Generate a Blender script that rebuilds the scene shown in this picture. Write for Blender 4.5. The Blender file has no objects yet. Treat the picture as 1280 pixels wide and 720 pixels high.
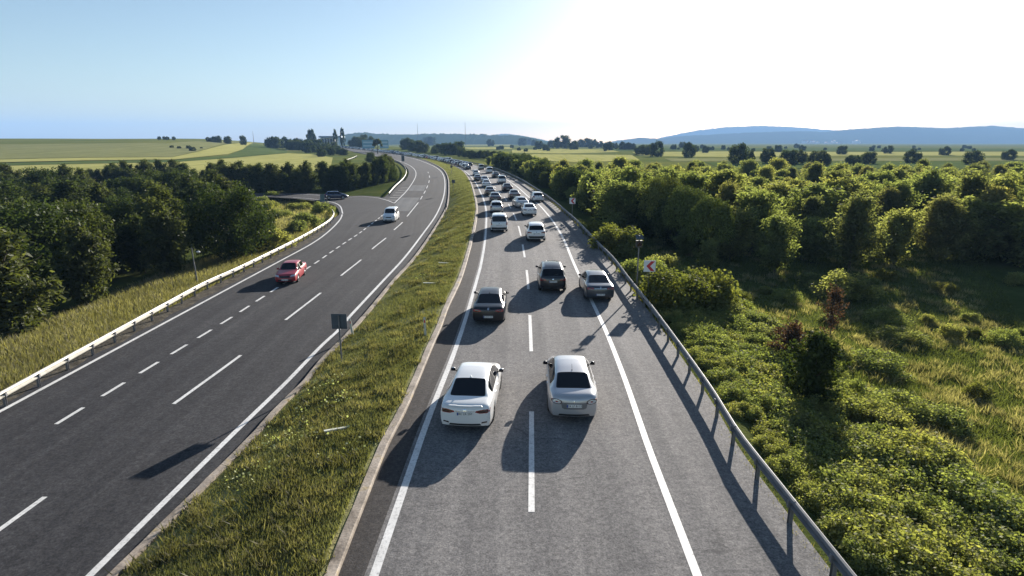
import bpy, bmesh, math, random
import numpy as np
from mathutils import Vector, Matrix
from mathutils.bvhtree import BVHTree

# ------------------------------------------------------------------ camera, sky, sun, exposure
S = bpy.context.scene
COL = S.collection
CAM_H = 9.5
F = 725.0                                   # focal length in pixels of a 1280 wide picture
YH = 178.0                                  # horizon row
PITCH = math.atan((360 - YH) / F)
cd = bpy.data.cameras.new('camera'); cam = bpy.data.objects.new('camera', cd); COL.objects.link(cam)
cam.location = (0, 0, CAM_H); cam.rotation_euler = (math.pi / 2 - PITCH, 0, 0)
cd.sensor_fit = 'HORIZONTAL'; cd.angle = 2 * math.atan(640 / F); cd.clip_start = 0.1; cd.clip_end = 60000
S.camera = cam
SUN_AZ, SUN_EL = math.radians(24.5), math.radians(16.3)      # azimuth from +Y towards +X
W = bpy.data.worlds.new('World'); S.world = W; W.use_nodes = True
nt = W.node_tree; bgn = nt.nodes['Background']
sky = nt.nodes.new('ShaderNodeTexSky'); sky.sky_type = 'NISHITA'; sky.sun_disc = False
sky.sun_elevation = SUN_EL; sky.sun_rotation = SUN_AZ
sky.air_density = 1.0; sky.dust_density = 0.6; sky.ozone_density = 1.4; sky.altitude = 300
nt.links.new(sky.outputs[0], bgn.inputs[0]); bgn.inputs[1].default_value = 0.05
sl = bpy.data.lights.new('sun', 'SUN'); sl.energy = 5.0; sl.angle = math.radians(0.5); sl.color = (1.0, 0.93, 0.84)
so = bpy.data.objects.new('sun', sl); COL.objects.link(so)
sd = Vector((math.sin(SUN_AZ) * math.cos(SUN_EL), math.cos(SUN_AZ) * math.cos(SUN_EL), math.sin(SUN_EL)))
so.rotation_euler = sd.to_track_quat('Z', 'Y').to_euler(); so.location = sd * 300
S.view_settings.view_transform = 'Standard'; S.view_settings.look = 'None'
S.view_settings.exposure = 1.5; S.view_settings.gamma = 1.0
S.render.engine = 'CYCLES'
S.cycles.max_bounces = 6; S.cycles.diffuse_bounces = 3; S.cycles.glossy_bounces = 3
S.cycles.transmission_bounces = 3; S.cycles.transparent_max_bounces = 8; S.cycles.volume_bounces = 0
S.cycles.use_denoising = True
HAZE_DENSITY = 0.00015

rng = np.random.default_rng(7); R = random.Random(11)

# ------------------------------------------------------------------ helpers
def ss(a, b, x):
    t = np.clip((np.asarray(x, float) - a) / (b - a), 0, 1); return t * t * (3 - 2 * t)
def zR(d): return 0.8 * ss(30, 100, d) + 4.2 * ss(260, 800, d)
def zL(d): return -1.25 + 2.05 * ss(60, 220, d) + 4.2 * ss(260, 800, d)
SP, CP = math.sin(PITCH), math.cos(PITCH)
def ray(px, py):
    cx, cy = (px - 640) / F, (360 - py) / F
    return cx, CP + cy * SP, -SP + cy * CP
def G(px, py, zf=None, dz=0.0):
    """ground point seen at a place of the photograph, on the surface z = zf(d) (+dz)"""
    cx, cy, cz = ray(px, py); zf = zf or zR; d = 100.0
    for _ in range(40):
        z = float(zf(d)) + dz; t = (CAM_H - z) / max(1e-4, -cz); d = 0.5 * d + 0.5 * t * cy
    return Vector((cx * d / cy, d, z))
GTD = 8.0 * 1.005 ** np.arange(1400)
def GT(px, py, dmax=9000):
    """march a ray down to the terrain"""
    cx, cy, cz = ray(px, py); lo, hi = GTD[0], None
    x = cx * GTD / cy; z = CAM_H + cz * GTD / cy; h = np.nonzero(z <= terrain(x, GTD))[0]
    i = int(h[0]) if len(h) else len(GTD) - 1
    d = float(GTD[i]); return Vector((cx * d / cy, d, float(terrain(cx * d / cy, d))))

def newmesh(name, verts, faces, mats=(), midx=None, smooth=False, uvs=None):
    me = bpy.data.meshes.new(name)
    me.from_pydata([tuple(v) for v in verts], [], [tuple(f) for f in faces])
    for m in mats: me.materials.append(m)
    if midx is not None: me.polygons.foreach_set('material_index', np.asarray(midx, np.int32))
    if smooth: me.polygons.foreach_set('use_smooth', np.ones(len(me.polygons), bool))
    if uvs is not None:
        l = me.uv_layers.new(name='uv'); vi = np.zeros(len(me.loops), np.int32); me.loops.foreach_get('vertex_index', vi)
        l.data.foreach_set('uv', np.asarray(uvs, np.float32)[vi].ravel())
    me.update(); return me
def fastmesh(name, V, nper, mat, smooth=False, attr=None):
    """V: (n, nper, 3) loose polygons"""
    n = V.shape[0]; me = bpy.data.meshes.new(name)
    me.vertices.add(n * nper); me.vertices.foreach_set('co', V.astype(np.float32).ravel())
    me.loops.add(n * nper); me.loops.foreach_set('vertex_index', np.arange(n * nper, dtype=np.int32))
    me.polygons.add(n); me.polygons.foreach_set('loop_start', np.arange(0, n * nper, nper, dtype=np.int32))
    try: me.polygons.foreach_set('loop_total', np.full(n, nper, np.int32))
    except Exception: pass
    me.materials.append(mat)
    if attr is not None:
        a = me.attributes.new('tint', 'FLOAT', 'FACE'); a.data.foreach_set('value', attr.astype(np.float32))
    me.update(calc_edges=True); me.validate(); return me
def link(name, me, parent=None, loc=None, **props):
    o = bpy.data.objects.new(name, me); COL.objects.link(o)
    if parent is not None: o.parent = parent
    if loc is not None: o.location = loc
    for k, v in props.items(): o[k] = v
    return o
def thing(name, label, cat, loc=(0, 0, 0), rz=0.0, group=None):
    o = link(name, None, None, loc, label=label, category=cat); o.rotation_euler = (0, 0, rz); o.empty_display_size = .3
    if group: o['group'] = group
    return o
def kids(o): return [c for c in KIDS.get(o.name, [])]
def copy_tree(o, parent=None):
    c = o.copy(); COL.objects.link(c)
    if parent is not None: c.parent = parent
    for ch in list(o.children): copy_tree(ch, c)
    return c

class MB:
    def __init__(s): s.v = []; s.f = []; s.m = []
    def add(s, vs, fs, m=0):
        b = len(s.v); s.v += [tuple(v) for v in vs]; s.f += [tuple(i + b for i in f) for f in fs]; s.m += [m] * len(fs); return s
    def box(s, x0, x1, y0, y1, z0, z1, m=0):
        v = [(x, y, z) for x in (x0, x1) for y in (y0, y1) for z in (z0, z1)]
        return s.add(v, [(0, 1, 3, 2), (4, 6, 7, 5), (0, 4, 5, 1), (2, 3, 7, 6), (0, 2, 6, 4), (1, 5, 7, 3)], m)
    def tube(s, p, q, r0, r1=None, n=8, m=0, caps=True):
        r1 = r0 if r1 is None else r1; p, q = Vector(p), Vector(q); ax = (q - p).normalized()
        u = ax.orthogonal().normalized(); w = ax.cross(u)
        vs = []
        for c, r in ((p, r0), (q, r1)):
            for k in range(n):
                a = 2 * math.pi * k / n; vs.append(c + u * (r * math.cos(a)) + w * (r * math.sin(a)))
        fs = [(k, (k + 1) % n, n + (k + 1) % n, n + k) for k in range(n)]
        if caps: fs += [tuple(range(n))[::-1], tuple(range(n, 2 * n))]
        return s.add(vs, fs, m)
    def lathe_x(s, cx, cy, cz, prof, n=20, m=0):
        """prof: list of (x offset, radius); axis along x"""
        vs = []; k = len(prof)
        for i in range(n):
            a = 2 * math.pi * i / n
            for (dx, r) in prof: vs.append((cx + dx, cy + r * math.cos(a), cz + r * math.sin(a)))
        fs = [(i * k + j, i * k + j + 1, ((i + 1) % n) * k + j + 1, ((i + 1) % n) * k + j) for i in range(n) for j in range(k - 1)]
        return s.add(vs, fs, m)
    def mesh(s, name, mats, smooth=False):
        return newmesh(name, s.v, s.f, mats, s.m, smooth)

# ------------------------------------------------------------------ materials
def mat(name, color=(.5, .5, .5), rough=.6, metal=0., spec=.5, coat=0., emit=None):
    m = bpy.data.materials.new(name); m.use_nodes = True; b = m.node_tree.nodes['Principled BSDF']
    b.inputs['Base Color'].default_value = (*color, 1); b.inputs['Roughness'].default_value = rough
    b.inputs['Metallic'].default_value = metal; b.inputs['Specular IOR Level'].default_value = spec
    b.inputs['Coat Weight'].default_value = coat; b.inputs['Coat Roughness'].default_value = .04
    return m
def N(m, t, **kw):
    n = m.node_tree.nodes.new(t)
    for k, v in kw.items():
        if k.startswith('i_'): n.inputs[k[2:].replace('_', ' ')].default_value = v
        else: setattr(n, k, v)
    return n
def L(m, a, b): m.node_tree.links.new(a, b)
def ramp(m, fac, stops):
    r = N(m, 'ShaderNodeValToRGB'); e = r.color_ramp.elements
    while len(e) < len(stops): e.new(.5)
    for el, (p, c) in zip(e, stops): el.position = p; el.color = (*c, 1)
    L(m, fac, r.inputs[0]); return r.outputs[0]
def mix(m, fac, a, b, mode='MIX'):
    n = N(m, 'ShaderNodeMix', data_type='RGBA', blend_type=mode)
    for s, v in ((n.inputs[0], fac), (n.inputs[6], a), (n.inputs[7], b)):
        if hasattr(v, 'links'): L(m, v, s)
        else: s.default_value = v if isinstance(v, (int, float)) else (*v, 1)
    return n.outputs[2]
def noise(m, scale, vec=None, detail=4, rough=.55):
    n = N(m, 'ShaderNodeTexNoise'); n.inputs['Scale'].default_value = scale; n.inputs['Detail'].default_value = detail; n.inputs['Roughness'].default_value = rough
    if vec is not None: L(m, vec, n.inputs['Vector'])
    return n.outputs['Fac']
def objco(m, scale=(1, 1, 1)):
    t = N(m, 'ShaderNodeNewGeometry'); mp = N(m, 'ShaderNodeMapping'); mp.inputs['Scale'].default_value = scale
    L(m, t.outputs['Position'], mp.inputs['Vector']); return mp.outputs[0]
def uvco(m, scale=(1, 1, 1)):
    t = N(m, 'ShaderNodeTexCoord'); mp = N(m, 'ShaderNodeMapping'); mp.inputs['Scale'].default_value = scale
    L(m, t.outputs['UV'], mp.inputs['Vector']); return mp.outputs[0]
def bsdf(m): return m.node_tree.nodes['Principled BSDF']
def bump(m, h, st, dist=.02):
    b = N(m, 'ShaderNodeBump'); b.inputs['Strength'].default_value = st; b.inputs['Distance'].default_value = dist
    L(m, h, b.inputs['Height']); L(m, b.outputs[0], bsdf(m).inputs['Normal'])

def asphalt(name, c0, c1, c2, rough):
    m = mat(name, c1, rough, spec=.16)
    u = uvco(m, (1, .02, 1)); w = objco(m)
    streak = noise(m, 2.2, u, 3); big = noise(m, .16, w, 4); fine = noise(m, 22, w, 2, .7); mid = noise(m, 3.0, w, 5, .7)
    c = ramp(m, streak, [(.28, c0), (.5, c1), (.75, c2)])
    c = mix(m, .35, c, ramp(m, big, [(.35, c0), (.65, c2)]))
    c = mix(m, .55, c, ramp(m, fine, [(.32, (.42, .42, .42)), (.5, (1, 1, 1)), (.7, (1.6, 1.55, 1.5))]), 'MULTIPLY')
    c = mix(m, .55, c, ramp(m, mid, [(.32, (.55, .55, .57)), (.5, (1, 1, 1)), (.68, (1.35, 1.33, 1.3))]), 'MULTIPLY')
    spk = noise(m, 9, w, 2, .8); c = mix(m, .6, c, ramp(m, spk, [(.34, (.55, .55, .55)), (.5, (1, 1, 1)), (.64, (1.5, 1.48, 1.45))]), 'MULTIPLY')
    ux = N(m, 'ShaderNodeSeparateXYZ'); L(m, uvco(m), ux.inputs[0])
    tr_ = N(m, 'ShaderNodeMath', operation='SINE'); ml = N(m, 'ShaderNodeMath', operation='MULTIPLY'); ml.inputs[1].default_value = 3.5; L(m, ux.outputs[0], ml.inputs[0]); L(m, ml.outputs[0], tr_.inputs[0])
    ma = N(m, 'ShaderNodeMath', operation='MULTIPLY_ADD'); ma.inputs[1].default_value = .5; ma.inputs[2].default_value = .5; L(m, tr_.outputs[0], ma.inputs[0])
    c = mix(m, .5, c, ramp(m, ma.outputs[0], [(.1, (.84, .84, .85)), (.6, (1.0, 1.0, 1.0)), (.95, (1.12, 1.11, 1.10))]), 'MULTIPLY')
    st = noise(m, .45, uvco(m, (1.2, .12, 1)), 5, .7); c = mix(m, .55, c, ramp(m, st, [(.30, (.70, .70, .72)), (.42, (1, 1, 1)), (.8, (1.08, 1.07, 1.06))]), 'MULTIPLY')
    vw = N(m, 'ShaderNodeTexVoronoi', feature='DISTANCE_TO_EDGE'); vw.inputs['Scale'].default_value = .22; wp = N(m, 'ShaderNodeVectorMath', operation='ADD'); nn = N(m, 'ShaderNodeTexNoise'); nn.inputs['Scale'].default_value = .9
    L(m, w, nn.inputs['Vector']); L(m, w, wp.inputs[0]); L(m, nn.outputs['Color'], wp.inputs[1]); L(m, wp.outputs[0], vw.inputs['Vector'])
    msk = noise(m, .09, w, 2); mm = N(m, 'ShaderNodeMath', operation='GREATER_THAN'); mm.inputs[1].default_value = .57; L(m, msk, mm.inputs[0])
    ck = N(m, 'ShaderNodeMath', operation='LESS_THAN'); ck.inputs[1].default_value = .007; L(m, vw.outputs['Distance'], ck.inputs[0])
    mk = N(m, 'ShaderNodeMath', operation='MULTIPLY'); L(m, ck.outputs[0], mk.inputs[0]); L(m, mm.outputs[0], mk.inputs[1])
    m2 = N(m, 'ShaderNodeMath', operation='MULTIPLY'); m2.inputs[1].default_value = .28; L(m, mk.outputs[0], m2.inputs[0])
    c = mix(m, m2.outputs[0], c, (.02, .02, .022))
    L(m, c, bsdf(m).inputs['Base Color']); bump(m, fine, .5, .012); return m
M = {}
M['asphalt_old'] = asphalt('asphalt_old', (.120, .117, .116), (.158, .152, .149), (.20, .192, .187), .9)
M['asphalt_new'] = asphalt('asphalt_new', (.028, .028, .031), (.038, .038, .041), (.054, .054, .057), .9)
M['asphalt_shoulder'] = asphalt('asphalt_shoulder', (.034, .031, .030), (.048, .044, .042), (.066, .060, .057), .85)
M['asphalt_patch'] = asphalt('asphalt_patch', (.09, .09, .09), (.12, .12, .118), (.15, .148, .145), .7)
def paintmark():
    m = mat('road_paint', (.72, .71, .68), .65); w = objco(m); n = noise(m, 9, w, 5, .7); n2 = noise(m, .7, w, 3)
    c = ramp(m, n, [(.30, (.26, .255, .25)), (.45, (.62, .61, .59)), (.7, (.74, .73, .70))])
    c = mix(m, .35, c, ramp(m, n2, [(.35, (.6, .6, .59)), (.6, (1, 1, 1))]), 'MULTIPLY')
    L(m, c, bsdf(m).inputs['Base Color']); return m
M['paint'] = paintmark()
def concrete():
    m = mat('kerb_concrete', (.34, .30, .25), .85); w = objco(m); n = noise(m, 1.1, w, 5); n2 = noise(m, 14, w, 3)
    c = ramp(m, n, [(.3, (.13, .105, .08)), (.46, (.27, .225, .18)), (.6, (.34, .29, .24)), (.72, (.38, .28, .11))])
    c = mix(m, .4, c, ramp(m, n2, [(.38, (.35, .33, .30)), (.58, (1.15, 1.15, 1.15))]), 'MULTIPLY')
    L(m, c, bsdf(m).inputs['Base Color']); bump(m, n2, .5); return m
M['kerb'] = concrete()
def soil(name, a, b, c_, sc=.5):
    m = mat(name, b, .95, spec=.1); w = objco(m); n = noise(m, sc, w, 6, .65); n2 = noise(m, 7, w, 4, .7)
    c = ramp(m, n, [(.3, a), (.5, b), (.7, c_)])
    c = mix(m, .6, c, ramp(m, n2, [(.3, (.55, .55, .5)), (.65, (1.35, 1.3, 1.2))]), 'MULTIPLY')
    L(m, c, bsdf(m).inputs['Base Color']); bump(m, n2, .8, .1); return m
M['median_soil'] = soil('median_soil', (.14, .155, .06), (.21, .215, .09), (.28, .24, .12))
M['verge_dirt'] = soil('verge_dirt', (.07, .06, .045), (.13, .11, .08), (.20, .17, .12), 1.2)
def ground_mat():
    m = mat('ground', (.1, .12, .04), 1.0, spec=0); w = objco(m); ws = objco(m, (.6, 3.2, 1))
    n = noise(m, .12, w, 6, .65); n2 = noise(m, 3.0, w, 5, .7); strip = noise(m, .004, ws, 2, .4); pat = noise(m, .006, w, 3, .5)
    near = ramp(m, n, [(.32, (.045, .060, .018)), (.5, (.070, .088, .028)), (.68, (.105, .11, .045))])
    far = ramp(m, strip, [(.36, (.09, .125, .035)), (.44, (.20, .20, .06)), (.52, (.23, .22, .07)), (.56, (.11, .14, .045)), (.66, (.17, .185, .06))])
    far = mix(m, .5, far, ramp(m, pat, [(.4, (.10, .13, .04)), (.55, (.21, .205, .068))]))
    g = N(m, 'ShaderNodeNewGeometry'); sx = N(m, 'ShaderNodeSeparateXYZ'); L(m, g.outputs['Position'], sx.inputs[0])
    mr = N(m, 'ShaderNodeMapRange'); mr.inputs[1].default_value = 150; mr.inputs[2].default_value = 230; L(m, sx.outputs['Y'], mr.inputs[0])
    c = mix(m, mr.outputs[0], near, mix(m, .4, far, (.085, .11, .034)))
    c = mix(m, .5, c, ramp(m, n2, [(.3, (.6, .6, .55)), (.65, (1.3, 1.28, 1.2))]), 'MULTIPLY')
    L(m, c, bsdf(m).inputs['Base Color']); bump(m, n2, .7, .15); return m
M['ground'] = ground_mat()
def field(name, a, b):
    m = mat(name, a, 1.0, spec=0); w = objco(m, (1, .35, 1)); n = noise(m, .05, w, 6, .7); n2 = noise(m, .6, w, 4, .7)
    c = mix(m, .6, ramp(m, n, [(.35, a), (.65, b)]), ramp(m, n2, [(.35, a), (.65, b)])); wr = noise(m, .35, objco(m, (1.0, .06, 1)), 3, .6); c = mix(m, .5, c, ramp(m, wr, [(.35, (.62, .68, .6)), (.6, (1.15, 1.12, 1.1))]), 'MULTIPLY'); L(m, c, bsdf(m).inputs['Base Color']); return m
M['field_yellow'] = field('field_yellow', (.33, .315, .105), (.39, .37, .14))
M['field_green'] = field('field_green', (.085, .118, .04), (.115, .145, .055))
M['field_pale'] = field('field_pale', (.19, .20, .085), (.25, .245, .11))
M['hill'] = field('hill', (.035, .055, .022), (.06, .08, .03))
M['mountain'] = field('mountain', (.045, .06, .03), (.09, .10, .05))

def leaf(name, dark, light, trans=.42, hue=(1, 1, .6)):
    m = bpy.data.materials.new(name); m.use_nodes = True; t = m.node_tree; t.nodes.clear()
    o = N(m, 'ShaderNodeOutputMaterial'); d = N(m, 'ShaderNodeBsdfDiffuse'); tr = N(m, 'ShaderNodeBsdfTranslucent'); gl = N(m, 'ShaderNodeBsdfGlossy')
    at = N(m, 'ShaderNodeAttribute', attribute_name='tint'); oi = N(m, 'ShaderNodeObjectInfo')
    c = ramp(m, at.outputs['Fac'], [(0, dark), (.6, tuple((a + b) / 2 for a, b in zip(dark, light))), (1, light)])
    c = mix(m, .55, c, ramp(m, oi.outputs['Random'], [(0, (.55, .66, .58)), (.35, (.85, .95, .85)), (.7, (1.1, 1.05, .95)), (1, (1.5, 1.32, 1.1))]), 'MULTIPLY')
    L(m, c, d.inputs[0]); ct = mix(m, 1.0, c, (1.35 * hue[0], 1.42 * hue[1], .95 * hue[2]), 'MULTIPLY'); L(m, ct, tr.inputs[0])
    gl.inputs['Roughness'].default_value = .5; gl.inputs[0].default_value = (.5, .5, .5, 1)
    a = N(m, 'ShaderNodeMixShader'); a.inputs[0].default_value = trans; L(m, d.outputs[0], a.inputs[1]); L(m, tr.outputs[0], a.inputs[2])
    b = N(m, 'ShaderNodeMixShader'); b.inputs[0].default_value = .018; L(m, a.outputs[0], b.inputs[1]); L(m, gl.outputs[0], b.inputs[2])
    L(m, b.outputs[0], o.inputs[0]); return m
M['leaf_mid'] = leaf('leaf_mid', (.115, .128, .066), (.31, .315, .155), .62)
M['leaf_olive'] = leaf('leaf_olive', (.10, .105, .062), (.25, .24, .13), .58)
M['leaf_far'] = leaf('leaf_far', (.035, .048, .022), (.085, .105, .045), .3)
M['leaf_pine'] = leaf('leaf_pine', (.036, .048, .022), (.105, .118, .052), .42)
M['leaf_dark'] = leaf('leaf_dark', (.026, .038, .014), (.080, .10, .036), .36)
M['leaf_bright'] = leaf('leaf_bright', (.125, .145, .058), (.35, .35, .155), .5)
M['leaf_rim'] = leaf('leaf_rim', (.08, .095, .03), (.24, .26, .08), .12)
M['meadow'] = leaf('meadow', (.062, .074, .030), (.20, .21, .085), .44)
M['leaf_yellow'] = leaf('leaf_yellow', (.10, .108, .036), (.22, .21, .075), .45)
M['leaf_red'] = leaf('leaf_red', (.048, .036, .028), (.115, .085, .062), .35, (1, .7, .6))
M['grass'] = leaf('grass', (.084, .084, .052), (.355, .325, .225), .46)
M['grass_dry'] = leaf('grass_dry', (.14, .13, .05), (.30, .26, .13), .35)
M['flower'] = leaf('flower', (.45, .45, .16), (.7, .68, .45), .3)
def bark():
    m = mat('bark', (.09, .07, .05), .95); n = noise(m, 6, objco(m, (1, 1, .3)), 5, .7)
    L(m, ramp(m, n, [(.3, (.045, .035, .026)), (.7, (.14, .11, .08))]), bsdf(m).inputs['Base Color']); return m
M['bark'] = bark()
def steel(name, a, b, rough=.5, metal=.0):
    m = mat(name, a, rough, metal); n = noise(m, 2.2, objco(m), 5, .7); L(m, ramp(m, n, [(.3, a), (.7, b)]), bsdf(m).inputs['Base Color']); return m
M['zinc'] = steel('zinc', (.085, .09, .10), (.14, .145, .155), .55, .1)  # rail steel darkened: shade of the backlit right rail put into the colour
M['zinc_light'] = steel('zinc_light', (.35, .325, .27), (.53, .51, .45), .5, .1)  # paler copy of the rail steel: sunlight on the left rails put into the colour
M['post_steel'] = steel('post_steel', (.12, .12, .125), (.19, .19, .20), .6, .2)
M['sign_back'] = steel('sign_back', (.05, .065, .085), (.07, .085, .105), .6, .0)
M['white_plastic'] = mat('white_plastic', (.70, .70, .66), .5)
M['delineator'] = steel('delineator', (.42, .43, .36), (.56, .56, .47), .6)
M['red_reflect'] = mat('red_reflect', (.55, .03, .04), .4)
M['sign_white'] = mat('sign_white', (.75, .75, .76), .4)
M['sign_teal'] = mat('sign_teal', (.16, .33, .42), .4)
M['black_plastic'] = mat('black_plastic', (.012, .012, .013), .5)
M['tyre'] = mat('tyre', (.018, .018, .018), .85)
M['rim'] = mat('rim', (.45, .45, .46), .3, .7)
M['glass'] = mat('car_glass', (.004, .005, .008), .05, 0, .35)
M['lamp_red'] = mat('lamp_red', (.26, .004, .008), .12, 0, .6, .5)
M['lamp_dark'] = mat('lamp_dark', (.03, .006, .010), .12, 0, .6, .5)
M['lamp_clear'] = mat('lamp_clear', (.55, .56, .58), .1, .3, .6, .5)
M['plate'] = mat('plate_white', (.72, .72, .70), .45)
M['plate_blue'] = mat('plate_blue', (.02, .06, .28), .45)
M['plate_text'] = mat('plate_text', (.015, .015, .018), .5)
M['chrome'] = mat('chrome', (.6, .6, .62), .15, .9)
M['wall_white'] = steel('wall_white', (.55, .56, .58), (.66, .66, .66), .8)
M['roof_blue'] = steel('roof_blue', (.16, .22, .32), (.22, .28, .38), .6)
M['roof_tile'] = steel('roof_tile', (.30, .14, .09), (.38, .19, .12), .8)
M['stone'] = steel('stone', (.25, .23, .20), (.38, .35, .30), .9)
def paint(name, c, metal=0., rough=.32, coat=.9):
    return mat('paint_' + name, c, rough, metal, .5, coat)
PAINT = dict(white=paint('white', (.72, .72, .71)), silver=paint('silver', (.46, .46, .47), .45, .32), black=paint('black', (.012, .012, .015)),
             dark=paint('dark', (.007, .007, .010), 0, .3, .2), grey=paint('grey', (.050, .058, .072), .4, .3), red=paint('red', (.30, .008, .016), 0, .4, .5),
             blue=paint('blue', (.018, .032, .085), .3), brown=paint('brown', (.10, .075, .06), .4), beige=paint('beige', (.42, .39, .33), .4))

# ------------------------------------------------------------------ traced lines of the road on the ground
def cr(pts, n=12):
    p = np.array(pts, float); p = np.vstack([2 * p[0] - p[1], p, 2 * p[-1] - p[-2]]); out = []
    for i in range(1, len(p) - 2):
        for k in range(n):
            t = k / n; a, b, c, d = p[i - 1], p[i], p[i + 1], p[i + 2]
            out.append(.5 * ((2 * b) + (c - a) * t + (2 * a - 5 * b + 4 * c - d) * t * t + (3 * b - a - 3 * c + d) * t ** 3))
    out.append(p[-2]); return np.array(out)
class Line:
    """x as a function of the distance d, traced on a surface"""
    def __init__(s, pts, zf, dz=0., xs=None):
        if xs is None:
            q = np.array([G(x, y, zf, dz)[:2] for x, y in cr(pts)])
        else: q = np.array(xs, float)
        q = q[np.argsort(q[:, 1])]
        # light smoothing that grows with distance
        lo = q[0] + (q[4] - q[0]) / max(1e-6, (q[4][1] - q[0][1])) * (3.0 - q[0][1]) if q[0][1] > 3 else q[0]
        s.d = np.concatenate([[lo[1]], q[:, 1]]); s.x = np.concatenate([[lo[0]], q[:, 0]])
        k = len(s.d) - 1; j = max(0, k - 10); s.sl = (s.x[k] - s.x[j]) / (s.d[k] - s.d[j])
    def __call__(s, d):
        d = np.asarray(d, float)
        return np.where(d > s.d[-1], s.x[-1] + s.sl * (d - s.d[-1]), np.interp(d, s.d, s.x))
FARR = [(572, 209), (560, 205.5), (545, 201.7), (530, 198.7), (515, 196), (500, 193.6), (485, 191.5), (465, 189), (445, 186.6), (425, 184.2)]
RL = Line([(508, 602), (519, 570), (530, 538), (543.3, 503), (554, 476), (564.3, 450), (575, 420), (584.6, 390), (596, 350), (601.3, 330), (606.3, 300), (608, 268), (604.8, 250), (600, 239), (597, 232.5), (594, 227.5), (590.6, 223), (586, 218), (582, 214.7)] + FARR, zR)
RKERB = Line([(468, 602), (480.5, 570), (492, 545), (507.6, 515), (522.5, 480), (541, 435), (552, 410), (561, 385), (577, 350), (588, 313), (591, 300), (594.6, 285), (597.2, 260), (592, 236), (587, 224), (580, 215), (570.6, 209), (556.6, 203.5), (540, 198.6), (521, 194.6), (503, 191.6), (487.5, 189.3), (473, 187.4), (455, 185.6), (430, 183)], zR)
RDASH = Line([(664.4, 602), (664.4, 514), (664, 440), (660, 355), (654.6, 314), (649.7, 288.6), (643.75, 271), (637, 257.6), (631.5, 248), (625, 241), (617.5, 233), (609, 225.5), (600, 219)], zR)
RR = Line([(826, 600), (813.5, 567), (801.5, 533), (781.8, 476), (760, 420), (740, 377), (724, 344), (715.5, 325), (705, 300), (693.6, 280), (682, 265), (672.6, 255), (659.5, 245), (649, 235.5), (638, 227.5)], zR)
RRAIL = Line([(974, 602), (925, 540), (886.75, 480), (824, 393.75), (789, 350), (768, 322.75), (750.5, 305), (740, 294), (722.5, 276), (705, 260.6), (687.5, 246.6), (673.5, 237), (656, 226)], zR, .72)
LKERB = Line([(259.5, 602.5), (308.5, 553.5), (345, 513), (376.8, 481.8), (400, 453), (426, 427), (457.8, 392), (489, 354), (513.8, 327), (534.8, 298), (555, 265), (559.5, 250), (560.3, 233), (559, 222), (554, 213), (543.5, 206), (529.5, 200), (512, 195.8), (494.5, 191.9), (477, 189.2), (455, 186.3), (432, 183.4)], zL)
LR = Line([(232.4, 600.8), (298, 536), (355.8, 480), (400, 434), (422.8, 413), (435, 398), (477, 353), (505, 322.8), (529.5, 291), (545.3, 268.5), (554, 247.5), (556.2, 231), (554, 218.5), (547, 210.6), (534.8, 204.5), (520.8, 199.3), (505, 195.4), (487.5, 192.2), (470, 189.6), (445, 186.3)], zL)
LDASH = Line([(217, 505), (301, 444), (357, 400), (401, 366), (427, 344), (451, 325), (466, 310.6), (483, 297), (492.5, 287.5), (503, 278), (508.8, 270.6), (523, 253), (528, 245), (532.5, 237), (536, 228), (537, 222), (536, 217.5), (533, 212), (527, 207.5), (517, 203)], zL)
LACC = Line([(214, 442.7), (246.4, 423), (274.4, 406), (299.8, 390), (325, 373.6), (393, 329.6), (410.5, 317.5), (432, 302.8), (448.5, 292), (463, 281), (478, 269), (493, 254)], zL)
LEDGE = Line([(208, 402.5), (294.5, 356), (350.5, 326), (389, 305), (410, 290), (424.3, 275.5), (428.5, 266)], zL)
LOUT = Line([(493, 254), (508, 239), (517.6, 225), (520, 216.8), (517, 210.6), (508.5, 205), (494.5, 200), (480, 196.5), (462, 193)], zL)
LRAILP = [(208, 377), (254, 352.5), (298, 333), (347, 309.6), (375, 295.6), (397.8, 283), (411.8, 273.8), (417, 266.5), (415, 261.5)]
# beyond the traced part the lines keep their distance from the reference line
def ext(line, ref, d0):
    off = float(line(d0) - ref(d0)); n = np.linspace(d0, 1100, 60)[1:]
    sl = (ref(n + 5) - ref(n - 5)) / 10; s0 = float((ref(d0 + 5) - ref(d0 - 5)) / 10)
    k = off * np.sqrt(1 + sl ** 2) / math.sqrt(1 + s0 ** 2)
    m = line.d < d0; line.d = np.concatenate([line.d[m], [d0], n]); line.x = np.concatenate([line.x[m], [line.x[m][-1] if False else float(ref(d0)) + off], ref(n) + k]); line.sl = ref.sl
for ln, d0 in ((RDASH, 150.), (RR, 140.), (RRAIL, 130.)): ext(ln, RL, d0)
ext(LDASH, LR, 230.)
EDGE_R = lambda d: RRAIL(d) + .15                       # right rim of the asphalt
def LSIDE(d):                                           # left rim of the asphalt of the left carriageway
    d = np.asarray(d, float)
    a = LEDGE(np.minimum(d, 90)) - 1.3; b = LOUT(np.maximum(d, 95)) - 2.2
    t = ss(78, 112, d); return a * (1 - t) + b * t

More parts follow.
